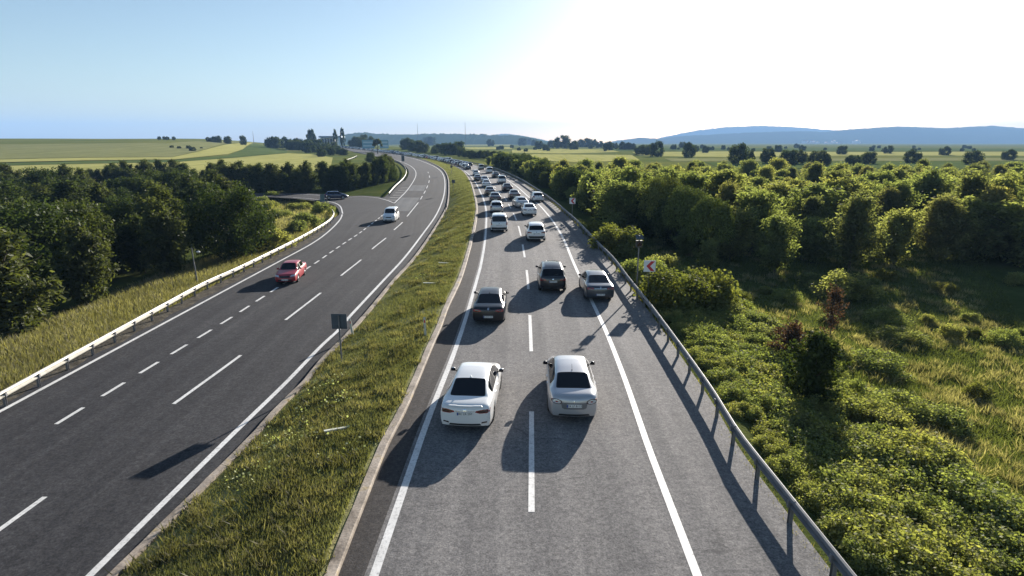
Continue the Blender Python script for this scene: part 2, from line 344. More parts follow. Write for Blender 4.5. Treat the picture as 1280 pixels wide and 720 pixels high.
# ------------------------------------------------------------------ terrain
def vnoise(x, y, s, seed=0):
    x = np.asarray(x, float) / s; y = np.asarray(y, float) / s
    return (np.sin(x * 1.7 + seed) * np.cos(y * 1.3 - seed * 2) + np.sin(x * .9 - y * 1.1 + seed * 3) + .5 * np.sin(x * 3.1 + y * 2.3 + seed)) / 2.5
def terrain(x, d):
    x = np.asarray(x, float); d = np.asarray(d, float)
    kl, kr = LKERB(d), RKERB(d); t = np.clip((x - kl) / np.maximum(.5, kr - kl), 0, 1)
    base = zL(d) * (1 - t) + zR(d) * t
    er = EDGE_R(d); el = LSIDE(d)
    under = (x > el - .6) & (x < er + .3)
    r = np.clip(x - er, 0, None); l = np.clip(el - x, 0, None)
    drop_r = -.25 * ss(.2, 1.2, r) - (.9 * ss(.8, 3.6, r) + .9 * ss(5, 14, r)) * (1 - ss(120, 240, d)) + .18 * vnoise(x, d, 3.0, 1) * ss(.5, 4, r) * (1 - ss(150, 300, d))
    drop_l = -.1 * ss(.2, 1.5, l) - .9 * ss(3, 12, l) * (1 - ss(100, 180, d)) + .15 * vnoise(x, d, 3.4, 2) * ss(.5, 4, l) * (1 - ss(120, 200, d))
    hill = 9.0 * ss(150, 560, d) * ss(30, 170, l) * (1 - .75 * ss(200, 420, l)*0) * (1 - ss(900, 2500, d))
    hill = hill * (1 - .45 * ss(260, 800, d) * 0)
    plain = -3.5 * ss(200, 800, d) * ss(20, 200, r)
    return base - .10 + np.where(under, -.12, 0) + drop_r + drop_l + hill + plain + .6 * vnoise(x, d, 90, 3) * ss(250, 500, d) * (ss(15, 80, r) + ss(15, 80, l))
def tz(x, d): return float(terrain(x, d))

def sheet(name, xa, xb, ds, zf, dz, m, ncol=1, bow=None, skirt=0., **props):
    V, Fc, UV = [], [], []
    ds = np.asarray(ds, float); A, B = xa(ds), xb(ds); n = ncol + 1
    s = np.concatenate([[0], np.cumsum(np.hypot(np.diff(A), np.diff(ds)))])
    for i, d in enumerate(ds):
        for k in range(n):
            t = k / ncol; x = A[i] * (1 - t) + B[i] * t
            z = float(zf(d) if not isinstance(zf, tuple) else zf[0](d) * (1 - t) + zf[1](d) * t) + dz
            if bow is not None: z += bow(t, x, d)
            V.append((x, d, z)); UV.append((x - A[i], s[i]))
    for i in range(len(ds) - 1):
        for k in range(ncol): a = i * n + k; Fc.append((a, a + 1, a + n + 1, a + n))
    if skirt:
        for side in (0, ncol):
            b = len(V); q0 = b + len(ds)
            for i, d in enumerate(ds): v = V[i * n + side]; V.append((v[0], v[1], v[2] - skirt)); UV.append(UV[i * n + side])
            for i, d in enumerate(ds): V.append(V[i * n + side]); UV.append(UV[i * n + side])
            for i in range(len(ds) - 1):
                q = (q0 + i, q0 + i + 1, b + i + 1, b + i); Fc.append(q if side == 0 else q[::-1])
    return link(name, newmesh(name, V, Fc, [m], smooth=(ncol > 1), uvs=UV), **props)
def geo(a, b, r=1.012, st=.6):
    o = [a]
    while o[-1] < b: o.append(o[-1] + max(st, (r - 1) * o[-1]))
    return np.array(o)
DS = geo(3.2, 1050, 1.02, .8)
ST = dict(kind='structure')
# ground: one graded sheet
gx = np.concatenate([-np.geomspace(9000, 60, 70), np.arange(-58, 60, 1.5), np.geomspace(60, 9000, 70)])
gy = np.concatenate([np.linspace(-60, 2, 8), np.arange(4, 150, 1.6), np.geomspace(150, 9400, 130)])
XX, YY = np.meshgrid(gx, gy); ZZ = terrain(XX, np.maximum(YY, 3))
nx, ny = len(gx), len(gy); idx = np.arange(nx * ny).reshape(ny, nx)
fq = np.stack([idx[:-1, :-1], idx[:-1, 1:], idx[1:, 1:], idx[1:, :-1]], -1).reshape(-1, 4)
link('ground', newmesh('ground', np.stack([XX, YY, ZZ], -1).reshape(-1, 3), fq, [M['ground']], smooth=True), **ST)

sheet('right_carriageway', lambda d: RKERB(d) - .05, EDGE_R, DS, zR, 0., M['asphalt_old'], 4, skirt=.4, **ST)
sheet('shoulder_strip', lambda d: RKERB(d) - .04, lambda d: RL(d) - .22, DS[DS < 300], zR, .004, M['asphalt_shoulder'], 2, **ST)
sheet('left_carriageway', LSIDE, lambda d: LKERB(d) + .05, DS, zL, 0., M['asphalt_new'], 4, skirt=.4, **ST)
def bowf(t, x, d): return .16 * math.sin(math.pi * t) + .05 * float(vnoise(x, d, 1.3, 5)) * math.sin(math.pi * t)
sheet('median_strip', lambda d: LKERB(d) + .26, lambda d: RKERB(d) - .26, DS, (zL, zR), .10, M['median_soil'], 10, bow=bowf, **ST)
def kerb(name, f0, f1, zf, up=0.):
    ds = geo(3.2, 420, 1.02, .8); V, Fc = [], []
    a, b = f0(ds), f1(ds); z = zf(ds)
    for i, d in enumerate(ds):
        j = .012 * math.sin(i * 2.3)
        V += [(a[i], d, z[i] - .2), (a[i] + .0, d, z[i] + .10 + up + j), (a[i] + (.03 if b[i] > a[i] else -.03), d, z[i] + .13 + up + j), (b[i], d, z[i] + .13 + up + j), (b[i], d, z[i] - .2)]
    for i in range(len(ds) - 1):
        for k in range(4): q = i * 5 + k; Fc.append((q, q + 1, q + 6, q + 5))
    link(name, newmesh(name, V, Fc, [M['kerb']]), **ST)
kerb('left_kerb', LKERB, lambda d: LKERB(d) + .27, zL, .06)
kerb('right_kerb', RKERB, lambda d: RKERB(d) - .27, zR)

# slip road that leaves to the left
def poly_sheet(name, pts, zf, dz, m, pix=True, **props):
    P = [G(x, y, zf) for x, y in pts] if pix else pts
    bm = bmesh.new(); vs = [bm.verts.new((p[0], p[1], p[2] + dz)) for p in P]; f = bm.faces.new(vs)
    if f.normal.z < 0: f.normal_flip()
    bm.normal_update(); bmesh.ops.triangulate(bm, faces=bm.faces[:]); 
    me = bpy.data.meshes.new(name); bm.to_mesh(me); bm.free()
    for p in me.polygons:
        if p.normal.z < 0: p.flip()
    me.materials.append(m); return link(name, me, **props)
slip = [(385, 307), (399, 297.5), (412, 286), (421, 275), (424.5, 266), (422, 260), (417, 256), (405, 253), (390, 250.5), (367, 248), (344, 246.6), (310, 245.6),
        (310, 241.2), (349, 242.0), (372, 241.2), (401, 242.6), (432, 245.3), (452, 244.4), (470, 245.4), (480, 246.5), (487, 241), (494, 234), (504, 226), (516, 226), (500, 250), (480, 272), (440, 300), (410, 315)]
poly_sheet('slip_road', slip, zL, -.012, M['asphalt_new'], **ST)
M['verge_rubble'] = soil('verge_rubble', (.040, .036, .030), (.075, .066, .052), (.16, .14, .11), 1.6)
sheet('verge_strip', lambda d: LSIDE(d) - .3, lambda d: LEDGE(d) - .50 + .12 * np.sin(d * 1.7), geo(4, 78, 1.01, .5), zL, .006, M['verge_rubble'], 2, **ST)
REPAIRS = ((264, 247), (238.5, 231.5))
# painted markings: one structure per line
def stripe(name, line, zf, spans, w=.2, dz=.006):
    V, Fc = [], []
    for (a, b) in spans:
        ds = np.unique(np.concatenate([[a], geo(a, b, 1.02, 1.0)[1:-1], [b]])); x = line(ds); sl = np.gradient(x, ds) if len(ds) > 1 else [0]
        hw = .5 * w * np.sqrt(1 + np.asarray(sl) ** 2); o = len(V); z = zf(ds)
        for i, d in enumerate(ds): V += [(x[i] - hw[i], d, z[i] + dz), (x[i] + hw[i], d, z[i] + dz)]
        for i in range(len(ds) - 1): k = o + 2 * i; Fc.append((k, k + 1, k + 3, k + 2))
    return link(name, newmesh(name, V, Fc, [M['paint']]), **ST)
dR = lambda y: G(640, y, zR)[1]
dL = lambda y: G(640, y, zL)[1]
stripe('left_edge_line', RL, zR, [(3.2, 1000)], .21)
stripe('right_edge_line', RR, zR, [(3.2, 1000)], .21)
sp = [(1.5, 7.2), (dR(640), dR(514.5)), (dR(439.25), dR(393.75)), (dR(361.4), dR(337.6)), (dR(321.7), dR(305.6)), (dR(294.75), dR(282.5)), (dR(275.5), dR(266.4)), (dR(260.6), dR(254.9)), (dR(251), dR(246))]
e = sp[-1][1]; sp += [(e + 12 * k + 6, e + 12 * k + 12) for k in range(30)]
sp = [s for s in sp if s[0] > 3]
stripe('lane_dashes', RDASH, zR, sp, .17)
stripe('median_edge_line', LR, zL, [(3.2, 1000)], .21)
sp = [(10.0, 16.0)] + [(dL(a), dL(b)) for a, b in ((505, 444), (400, 366), (344.6, 324.7), (311.4, 297.4), (287.5, 277.8), (270.6, 253), (249.2, 245), (242, 238.4), (235.5, 232), (228.5, 225.5), (222, 219.5), (216.5, 214.7))]
stripe('lane_dashes', LDASH, zL, sp, .17)
y0 = dL(442.7); p = (dL(390) - y0) / 3
sp = [(y0 + p * k, y0 + p * k + p * .57) for k in range(-3, int((dL(262) - y0) / p))]
stripe('merge_dashes', LACC, zL, sp, .17)
stripe('outer_edge_line', LEDGE, zL, [(6, dL(268))], .2)
stripe('outer_edge_line', LOUT, zL, [(dL(254), 420)], .2)
for a_, b_ in REPAIRS:
    sheet('asphalt_repair', lambda d: np.where(d < dL(254), LACC(d), LOUT(d)) + .35, lambda d: LDASH(d) - .35, np.linspace(dL(a_), dL(b_), 9), zL, .004, M['asphalt_patch'], 2, **ST)
def ribbon(name, pix, zf, w, m, dz=.008):
    P = [G(x, y, zf) for x, y in cr(pix, 6)]; V, Fc = [], []
    for i, p_ in enumerate(P):
        t = (P[min(i + 1, len(P) - 1)] - P[max(i - 1, 0)]); t.z = 0; t.normalize(); n_ = Vector((-t.y, t.x, 0)) * (w / 2)
        V += [p_ + n_ + Vector((0, 0, dz)), p_ - n_ + Vector((0, 0, dz))]
    for i in range(len(P) - 1): Fc.append((2 * i, 2 * i + 1, 2 * i + 3, 2 * i + 2))
    me = newmesh(name, V, Fc, [m])
    for q in me.polygons:
        if q.normal.z < 0: q.flip()
    return link(name, me, **ST)
ribbon('slip_edge_line', [(428.3, 267), (426, 259), (421, 254.8), (414, 252.6), (402, 250.2), (388, 248.4), (366, 246.8)], zL, .2, M['paint'])
ribbon('slip_edge_line', [(493, 254), (482.5, 250), (470, 247.2), (452.5, 245.8), (432, 246.4), (400, 244.2), (372, 242.6)], zL, .2, M['paint'])
for k in range(6):                                        # hatching of the gore
    a = (484.5 + k * 3.3, 250 - k * 3.0); b = (497 + k * 2.7, 250.3 - k * 3.1)
    ribbon('gore_hatching', [a, ((a[0] + b[0]) / 2, (a[1] + b[1]) / 2), b], zL, .35, M['paint'], .007)

# left fields on the slope, drawn over the terrain
def draped(name, pix, m, lift=.08):
    P = [GT(x, y) for x, y in pix]; A = np.array([(p[0], p[1]) for p in P])
    bm = bmesh.new(); f = bm.faces.new([bm.verts.new((a[0], a[1], 0)) for a in A]); bmesh.ops.triangulate(bm, faces=[f])
    for _ in range(4): bmesh.ops.subdivide_edges(bm, edges=[e_ for e_ in bm.edges if e_.calc_length() > 14], cuts=1, use_grid_fill=False); bmesh.ops.triangulate(bm, faces=bm.faces[:])
    for v in bm.verts: v.co.z = tz(v.co.x, v.co.y) + lift
    me = bpy.data.meshes.new(name); bm.to_mesh(me); bm.free(); me.materials.append(m)
    for q in me.polygons:
        if q.normal.z < 0: q.flip()
    link(name, me, **ST)
zz = lambda L_: [(205 + x / 5.69, 160 + y / 5.69) for x, y in L_]
draped('wheat_field', zz([(-3000, 330), (60, 246), (500, 214), (880, 181), (1050, 186), (1200, 212), (1180, 300), (700, 330), (60, 345), (-3000, 420)]), M['field_yellow'], .10)
draped('green_field', zz([(-3000, 300), (80, 232), (450, 198), (570, 150), (640, 112), (740, 102), (880, 168), (870, 181), (500, 213), (80, 245), (-3000, 328)]), M['field_green'], .18)
draped('wheat_field', zz([(-3000, 270), (60, 212), (250, 170), (560, 108), (640, 104), (560, 155), (450, 190), (80, 228), (-3000, 298)]), M['field_yellow'], .26)
draped('stubble_field', zz([(-3000, 150), (20, 112), (560, 100), (300, 152), (60, 208), (-3000, 268)]), M['field_pale'], .22)

for nm, mm, q in (('wheat_field', 'field_yellow', [(640, 187.5), (700, 186.2), (760, 187.0), (775, 190), (700, 192), (640, 191)]), ('wheat_field', 'field_yellow', [(655, 192.6), (720, 193.4), (790, 194), (800, 201), (720, 203), (640, 199)]),
    ('wheat_field', 'field_yellow', [(790, 190.2), (900, 189.4), (1100, 190.2), (1420, 190.6), (1420, 195.5), (1100, 194.6), (900, 196.5), (800, 195)]), ('pale_field', 'field_pale', [(830, 198), (1000, 198.5), (1420, 198), (1420, 201), (1000, 201.5), (840, 202)]),
    ('green_field', 'field_green', [(760, 185.6), (1420, 185.0), (1420, 189.6), (1100, 189.2), (900, 188.4), (770, 188.6)]), ('green_field', 'field_green', [(880, 203), (1420, 202), (1420, 212), (900, 211)]),
    ('wheat_field', 'field_yellow', [(575, 184.4), (640, 183.9), (640, 186), (590, 186.8)]), ('wheat_field', 'field_yellow', [(486, 178.8), (560, 179.6), (640, 180.6), (640, 182), (540, 181.6), (490, 181)])):
    draped(nm, q, M[mm], .12)
# hills and mountains with real depth
def ridge(name, prof, dist, depth, m, seed, base=-6, rough=.25):
    """prof: (px, py) of the skyline"""
    px = np.linspace(prof[0][0], prof[-1][0], 420); py = np.interp(px, [p_[0] for p_ in prof], [p_[1] for p_ in prof]); rr = np.random.default_rng(seed); nz_ = rr.normal(size=420); nz_ = np.convolve(nz_, [.25, .5, .25], 'same') + 1.3 * np.convolve(rr.normal(size=420), np.ones(9) / 9, 'same'); py0 = py
    V, Fc = [], []; rows = 17
    for j in range(rows):
        v = j / (rows - 1) * 2 - 1; d = dist + v * depth
        py = py0 + rough * np.roll(nz_, 13 * j) if abs(v) < .99 else py0
        for i in range(len(px)):
            cx, cy, cz = ray(px[i], py[i]); H = CAM_H + cz / cy * dist; x = cx / cy * dist
            sh = max(0, 1 - abs(v)) ** .9; x2 = x * (1 + .0 * v)
            nz = 1 + .16 * float(vnoise(x, d * 2.2, depth * .22, seed)) * (1 - sh) * 1.6 + .03 * float(vnoise(x, d, depth * .05, seed + 2))
            V.append((x2, d, base + (H - base) * sh * (nz if abs(v) > .01 else 1)))
    n = len(px)
    for j in range(rows - 1):
        for i in range(n - 1): a = j * n + i; Fc.append((a, a + 1, a + n + 1, a + n))
    link(name, newmesh(name, V, Fc, [m], smooth=True), **ST)
ridge('hills', [(380, 182), (420, 171), (438, 167), (455, 165.5), (470, 167), (485, 167.5), (510, 168), (545, 167), (580, 167.5), (610, 168.5), (640, 169), (668, 173), (690, 179), (720, 185)], 2600, 500, M['hill'], 1, rough=.7)
ridge('mountains', [(560, 182), (600, 170), (632, 167), (652, 169.5), (672, 173), (700, 180)], 5200, 900, M['mountain'], 2)
ridge('mountains', [(740, 184), (770, 176), (800, 172), (822, 173.5), (850, 170), (880, 168.5), (930, 166), (985, 164), (1030, 164.5), (1072, 161), (1120, 158), (1180, 160), (1240, 157), (1340, 166), (1420, 180)], 5200, 900, M['mountain'], 3)
ridge('mountains', [(780, 184), (830, 171), (870, 163.5), (905, 159), (945, 157.5), (990, 158.5), (1030, 162), (1080, 164), (1200, 166), (1330, 180)], 8200, 1000, M['mountain'], 4)

# the air between
hz = MB().box(-9600, 9600, -80, 9600, -9, 300).mesh('haze', [])
hm = bpy.data.materials.new('haze'); hm.use_nodes = True; hm.node_tree.nodes.clear()
ho = N(hm, 'ShaderNodeOutputMaterial'); pv = N(hm, 'ShaderNodeVolumePrincipled'); pv.inputs['Density'].default_value = HAZE_DENSITY
pv.inputs['Color'].default_value = (.32, .56, .95, 1); pv.inputs['Anisotropy'].default_value = .0
L(hm, pv.outputs[0], ho.inputs['Volume']); hz.materials.append(hm)
link('haze', hz, kind='stuff')
# ------------------------------------------------------------------ cars
def interp(keys, y):
    return float(np.interp(y, [k[0] for k in keys], [k[1] for k in keys]))
KINDS = dict(
 sedan=dict(L=4.62, W=1.78, H=1.465, top=[(0, .95), (.10, 1.035), (.60, 1.07), (1.40, 1.395), (1.9, 1.455), (2.4, 1.465), (2.85, 1.425), (3.62, 1.03), (4.3, .86), (4.55, .72), (4.62, .60)],
            belt=[(0, .90), (.12, .98), (.6, .99), (2.2, .94), (3.5, .92), (4.3, .78), (4.62, .58)], plan=[(0, .835), (.2, .88), (.8, .895), (3.6, .89), (4.25, .83), (4.5, .70), (4.62, .52)],
            wr=.60, rg=(.60, 1.40), ws=(2.85, 3.62), sw=(1.05, 3.35), bp=2.22, axles=(.98, 3.68), wheel=.325, bot=.20),
 round_sedan=dict(L=4.62, W=1.81, H=1.48, top=[(0, .96), (.10, 1.06), (.50, 1.10), (1.25, 1.40), (1.8, 1.47), (2.35, 1.48), (2.85, 1.44), (3.66, 1.03), (4.3, .86), (4.55, .72), (4.62, .60)],
            belt=[(0, .90), (.12, .99), (.6, 1.0), (2.2, .95), (3.5, .92), (4.3, .78), (4.62, .58)], plan=[(0, .76), (.2, .855), (.8, .905), (3.6, .895), (4.25, .83), (4.5, .70), (4.62, .52)],
            wr=.60, rg=(.50, 1.25), ws=(2.85, 3.66), sw=(.95, 3.35), bp=2.18, axles=(.97, 3.67), wheel=.325, bot=.20),
 old_sedan=dict(L=4.30, W=1.68, H=1.42, top=[(0, .90), (.05, .96), (.65, .98), (1.15, 1.36), (1.6, 1.41), (2.1, 1.42), (2.5, 1.39), (3.15, .96), (4.1, .80), (4.25, .72), (4.30, .66)],
            belt=[(0, .86), (.1, .90), (.6, .91), (2.2, .90), (3.2, .88), (4.1, .76), (4.30, .62)], plan=[(0, .78), (.15, .81), (.8, .835), (3.4, .835), (4.1, .79), (4.25, .75), (4.30, .70)],
            wr=.60, rg=(.65, 1.15), ws=(2.5, 3.15), sw=(1.0, 3.0), bp=2.05, axles=(.92, 3.42), wheel=.30, bot=.22),
 hatch=dict(L=4.05, W=1.74, H=1.48, top=[(0, .92), (.05, 1.0), (.42, 1.38), (.75, 1.45), (1.5, 1.48), (2.1, 1.465), (2.45, 1.42), (3.15, 1.02), (3.75, .86), (3.98, .72), (4.05, .60)],
            belt=[(0, .88), (.05, .95), (.6, .98), (2.0, .95), (3.1, .92), (3.75, .78), (4.05, .58)], plan=[(0, .76), (.2, .84), (.7, .87), (3.2, .865), (3.75, .80), (3.95, .68), (4.05, .52)],
            wr=.62, rg=(.05, .42), ws=(2.45, 3.15), sw=(.55, 2.95), bp=1.75, axles=(.72, 3.25), wheel=.32, bot=.20),
 suv=dict(L=4.48, W=1.86, H=1.67, top=[(0, 1.05), (.06, 1.14), (.46, 1.53), (.85, 1.63), (1.5, 1.67), (2.2, 1.665), (2.7, 1.61), (3.45, 1.17), (4.2, 1.02), (4.42, .85), (4.48, .70)],
            belt=[(0, 1.0), (.06, 1.08), (.6, 1.11), (2.1, 1.07), (3.4, 1.05), (4.2, .92), (4.48, .68)], plan=[(0, .80), (.2, .89), (.8, .93), (3.5, .925), (4.15, .86), (4.38, .74), (4.48, .58)],
            wr=.66, rg=(.06, .46), ws=(2.7, 3.45), sw=(.6, 3.2), bp=1.95, axles=(.88, 3.55), wheel=.36, bot=.24),
 minivan=dict(L=4.40, W=1.83, H=1.84, top=[(0, 1.02), (.03, 1.12), (.16, 1.70), (.42, 1.81), (1.2, 1.84), (2.2, 1.83), (2.7, 1.73), (3.42, 1.17), (4.1, 1.0), (4.33, .85), (4.40, .70)],
            belt=[(0, .98), (.03, 1.06), (.6, 1.08), (2.0, 1.06), (3.4, 1.05), (4.1, .92), (4.40, .68)], plan=[(0, .84), (.15, .89), (.8, .915), (3.4, .91), (4.05, .86), (4.3, .76), (4.40, .62)],
            wr=.74, rg=(.03, .16), ws=(2.7, 3.42), sw=(.35, 3.25), bp=1.95, axles=(.82, 3.50), wheel=.32, bot=.20),
)
MATS = ['paint', 'glass', 'black']
def shell(k, sub=2):
    P = KINDS[k]; Ln, H = P['L'], P['H']; half = P['W'] / 2
    ys = {0., .10, Ln, Ln - .08, Ln - .25} | {q[0] for q in P['top']}
    for a in P['axles']: ys |= {a - .42, a - .375, a - .24, a, a + .24, a + .375, a + .42}
    ys |= {P['bp'], P['bp'] + .09, P['sw'][0], P['sw'][1], P['ws'][0] - .07, P['ws'][1] + .05}
    ys = sorted(y for y in ys if 0 <= y <= Ln); yy = [ys[0]]
    for y in ys[1:]:
        if y - yy[-1] > .028 or y == Ln: yy.append(y)
        elif any(abs(y - q) < 1e-6 for q in P['rg'] + P['ws']): yy[-1] = y
    ys = yy
    def rows(y):
        w = interp(P['plan'], y); w = w / .89 * half if False else w
        b = interp(P['belt'], y); tp = max(interp(P['top'], y), b + .015); zb = P['bot'] + .10 * ss(.6, 0, y) + .06 * ss(Ln - .5, Ln, y); zb = float(zb)
        z0, z1 = zb, zb + .13; z2 = zb + (b - zb) * .55; z3 = b - .13 * (b - zb) / .7
        for a in P['axles']:
            dy = abs(y - a); rr = P['wheel'] + .055
            if dy < rr:
                h = P['wheel'] + math.sqrt(max(0, rr * rr - dy * dy)); z0 = max(z0, h); z1 = max(z1, h + .03); z2 = max(z2, z1 + .035); z3 = max(z3, z2 + .03)
        t = min(1, max(0, (tp - b) / (H - b)))
        x6 = (w - .16) * (1 - t) + P['wr'] * t
        return [(w - .05, z0), (w - .008, z1), (w, z2), (w - .012, z3), (w - .055, b), (w - .085, b + min(.03, .35 * (tp - b))),
                (x6, b + (tp - b) * .80), (x6 - .085, b + (tp - b) * .95), ((x6 - .085) * .5, b + (tp - b) * .992), (0, tp)]
    bm = bmesh.new(); cr_l = bm.edges.layers.float.new('crease_edge')
    grid = []
    for y in ys:
        r = rows(y); right = [bm.verts.new((x, y, z)) for x, z in r]; left = [bm.verts.new((-x, y, z)) for x, z in r[:-1]]
        grid.append((right, left + [right[-1]]))
    mid = {}
    def isin(a, b, y0, y1): return y0 >= a - 1e-4 and y1 <= b + 1e-4
    for i in range(len(ys) - 1):
        for side in (0, 1):
            A, B = grid[i][side], grid[i + 1][side]
            for j in range(9):
                vs = (A[j], B[j], B[j + 1], A[j + 1]); f = bm.faces.new(vs if side == 0 else vs[::-1]); m = 0
                y0, y1 = ys[i], ys[i + 1]
                if j == 5 and isin(P['sw'][0], P['sw'][1], y0, y1): m = 1 if not isin(P['bp'], P['bp'] + .09, y0, y1) else 2
                if j >= 7 and isin(P['ws'][0], P['ws'][1], y0, y1): m = 3
                if j >= 7 and isin(P['rg'][0], P['rg'][1], y0, y1): m = 4
                if j == 6 and isin(P['rg'][0], P['rg'][1], y0, y1) and k in ('suv', 'minivan', 'hatch'): m = 4
                if j in (1, 2, 3) and isin(P['axles'][0] + .42, P['bp'], y0, y1): m = 5
                if j in (1, 2, 3) and isin(P['bp'], P['axles'][1] - .42, y0, y1): m = 6
                f.material_index = m
    # front and rear faces
    def cap(S_, rear):
        Rr, Ll = S_; cols = Rr[4:] + Ll[4:-1][::-1]; y = Rr[0].co.y; sg = -1 if rear else 1
        xe = Rr[4].co.x; prev = None
        for i in range(5):
            if i == 4: row = cols
            else:
                row = [Rr[i]]
                for c in cols[1:-1]:
                    u = c.co.x / xe; x = u * Rr[i].co.x; bul = (.10 if rear else .16) * (1 - u * u)
                    prof = [.0, .035, .03, .015][i] * (1 - u ** 4)
                    row.append(bm.verts.new((x, y + sg * (bul * (1 if i < 4 else 0) + prof), Rr[i].co.z)))
                row.append(Ll[i])
            if prev:
                for a in range(len(row) - 1):
                    vs = (prev[a], prev[a + 1], row[a + 1], row[a]); f = bm.faces.new(vs if not rear else vs[::-1]); f.material_index = 0
            prev = row
        for c in cols[1:-1]:
            u = c.co.x / xe; c.co.y += sg * (.10 if rear else .16) * (1 - u * u) * .8
    cap(grid[0], True); cap(grid[-1], False)
    bm.normal_update(); bmesh.ops.recalc_face_normals(bm, faces=bm.faces[:])
    for e_ in bm.edges:
        ms = {f.material_index for f in e_.link_faces}
        if len(ms) > 1 and ms - {0, 5, 6}: e_[cr_l] = .55
    for side in (0, 1):
        for i in range(len(ys) - 1):
            for j in (0, 4):
                e_ = bm.edges.get((grid[i][side][j], grid[i + 1][side][j]))
                if e_: e_[cr_l] = max(e_[cr_l], .5 if j == 0 else .35)
    me = bpy.data.meshes.new('shell'); bm.to_mesh(me); bm.free()
    for _ in range(8): me.materials.append(None)
    o = bpy.data.objects.new('shell_tmp', me); COL.objects.link(o)
    sb = o.modifiers.new('s', 'SUBSURF'); sb.levels = sb.render_levels = sub
    bpy.context.view_layer.update(); dg = bpy.context.evaluated_depsgraph_get()
    ev = bpy.data.meshes.new_from_object(o.evaluated_get(dg)); bpy.data.objects.remove(o)
    for v in ev.vertices: v.co.y -= Ln / 2
    return ev
def split(me, ids, name, mats):
    ids = set(ids); used = {}; V, Fc, mi = [], [], []
    for p_ in me.polygons:
        if p_.material_index in ids:
            q = []
            for v in p_.vertices:
                if v not in used: used[v] = len(V); V.append(tuple(me.vertices[v].co))
                q.append(used[v])
            Fc.append(q)
    return newmesh(name, V, Fc, mats, smooth=True)
def islands_by_x(me, name, mats):
    """left and right halves (and pillars) of a split mesh as separate meshes"""
    bm = bmesh.new(); bm.from_mesh(me); seen = set(); out = []
    bm.verts.ensure_lookup_table()
    for v in bm.verts:
        if v.index in seen: continue
        st = [v]; comp = []
        seen.add(v.index)
        while st:
            a = st.pop(); comp.append(a.index)
            for e_ in a.link_edges:
                b = e_.other_vert(a)
                if b.index not in seen: seen.add(b.index); st.append(b)
        out.append(set(comp))
    res = []
    for comp in out:
        V, Fc, used = [], [], {}
        for f in bm.faces:
            if f.verts[0].index in comp:
                q = []
                for v in f.verts:
                    if v.index not in used: used[v.index] = len(V); V.append(tuple(v.co))
                    q.append(used[v.index])
                Fc.append(q)
        res.append(newmesh(name, V, Fc, mats, smooth=True))
    bm.free(); return res
def lens(bvh, outline, rear, lift=.012, depth=.02, mats=None, name='lamp', rings=4, bands=None):
    """a plate that follows the body, outline in (x, z), seen from behind (rear) or from the front"""
    cx = sum(p_[0] for p_ in outline) / len(outline); cz = sum(p_[1] for p_ in outline) / len(outline)
    # densify
    o = []
    for a, b in zip(outline, outline[1:] + outline[:1]):
        n = max(1, int(math.hypot(a[0] - b[0], a[1] - b[1]) / .05))
        for k in range(n): o.append((a[0] + (b[0] - a[0]) * k / n, a[1] + (b[1] - a[1]) * k / n))
    n = len(o); V, Fc, mi = [], [], []; sg = 1 if rear else -1
    def hit(x, z):
        loc, nor, i_, d_ = bvh.ray_cast(Vector((x, -6 * sg, z)), Vector((0, sg, 0)))
        if loc is None: loc, nor, i_, d_ = bvh.find_nearest(Vector((x, -2.2 * sg, z)))
        if nor.y * sg > 0: nor = -nor
        return loc + nor * lift
    for r in range(rings):
        t = 1 - r / rings
        for (x, z) in o: V.append(hit(cx + (x - cx) * t, cz + (z - cz) * t))
    V.append(hit(cx, cz))
    for r in range(rings - 1):
        for k in range(n): Fc.append((r * n + k, r * n + (k + 1) % n, (r + 1) * n + (k + 1) % n, (r + 1) * n + k)); mi.append(0 if not bands else bands[r])
    for k in range(n): Fc.append(((rings - 1) * n + k, (rings - 1) * n + (k + 1) % n, rings * n)); mi.append(0 if not bands else bands[-1])
    b = len(V)                                              # rim towards the body
    for k in range(n): V.append(V[k] + Vector((0, sg * depth, 0)))
    for k in range(n): Fc.append((k, b + k, b + (k + 1) % n, (k + 1) % n)); mi.append(0)
    me = newmesh(name, V, Fc, mats, mi)
    bm = bmesh.new(); bm.from_mesh(me); bmesh.ops.recalc_face_normals(bm, faces=bm.faces[:]); bm.to_mesh(me); bm.free(); return me
def ellipse(cx, cz, rx, rz, n=16, tilt=0.): 
    return [(cx + rx * math.cos(a) * math.cos(tilt) - rz * math.sin(a) * math.sin(tilt), cz + rx * math.cos(a) * math.sin(tilt) + rz * math.sin(a) * math.cos(tilt)) for a in [2 * math.pi * k / n for k in range(n)]]
def mir(o): return [(-x, z) for x, z in o][::-1]
def text_mesh(s, size):
    c = bpy.data.curves.new('t', 'FONT'); c.body = s; c.size = size; c.align_x = 'CENTER'; c.align_y = 'CENTER'; c.extrude = .002
    o = bpy.data.objects.new('t', c); COL.objects.link(o); bpy.context.view_layer.update()
    me = bpy.data.meshes.new_from_object(o.evaluated_get(bpy.context.evaluated_depsgraph_get())); bpy.data.objects.remove(o)
    v = [tuple(q.co) for q in me.vertices]; f = [tuple(p_.vertices) for p_ in me.polygons]; bpy.data.meshes.remove(me); return v, f
def plate_mesh(bvh, z, rear, text):
    sg = 1 if rear else -1
    loc = bvh.ray_cast(Vector((0, -6 * sg, z)), Vector((0, sg, 0)))[0]
    y = loc.y - .012 * sg; m = MB(); m.box(-.26, .26, y - .006, y + .006, z - .056, z + .056, 0)
    m.box(-.26 if rear else .215, -.215 if rear else .26, y - sg * .0085 - .001, y - sg * .0085 + .001, z - .05, z + .05, 1)
    v, f = text_mesh(text, .105)
    m.add([((a * sg + (.02 if rear else -.02)), y - sg * (.008 + c), z + b) for a, b, c in v], f, 2)
    return m.mesh('licence_plate', [M['plate'], M['plate_blue'], M['plate_text']])

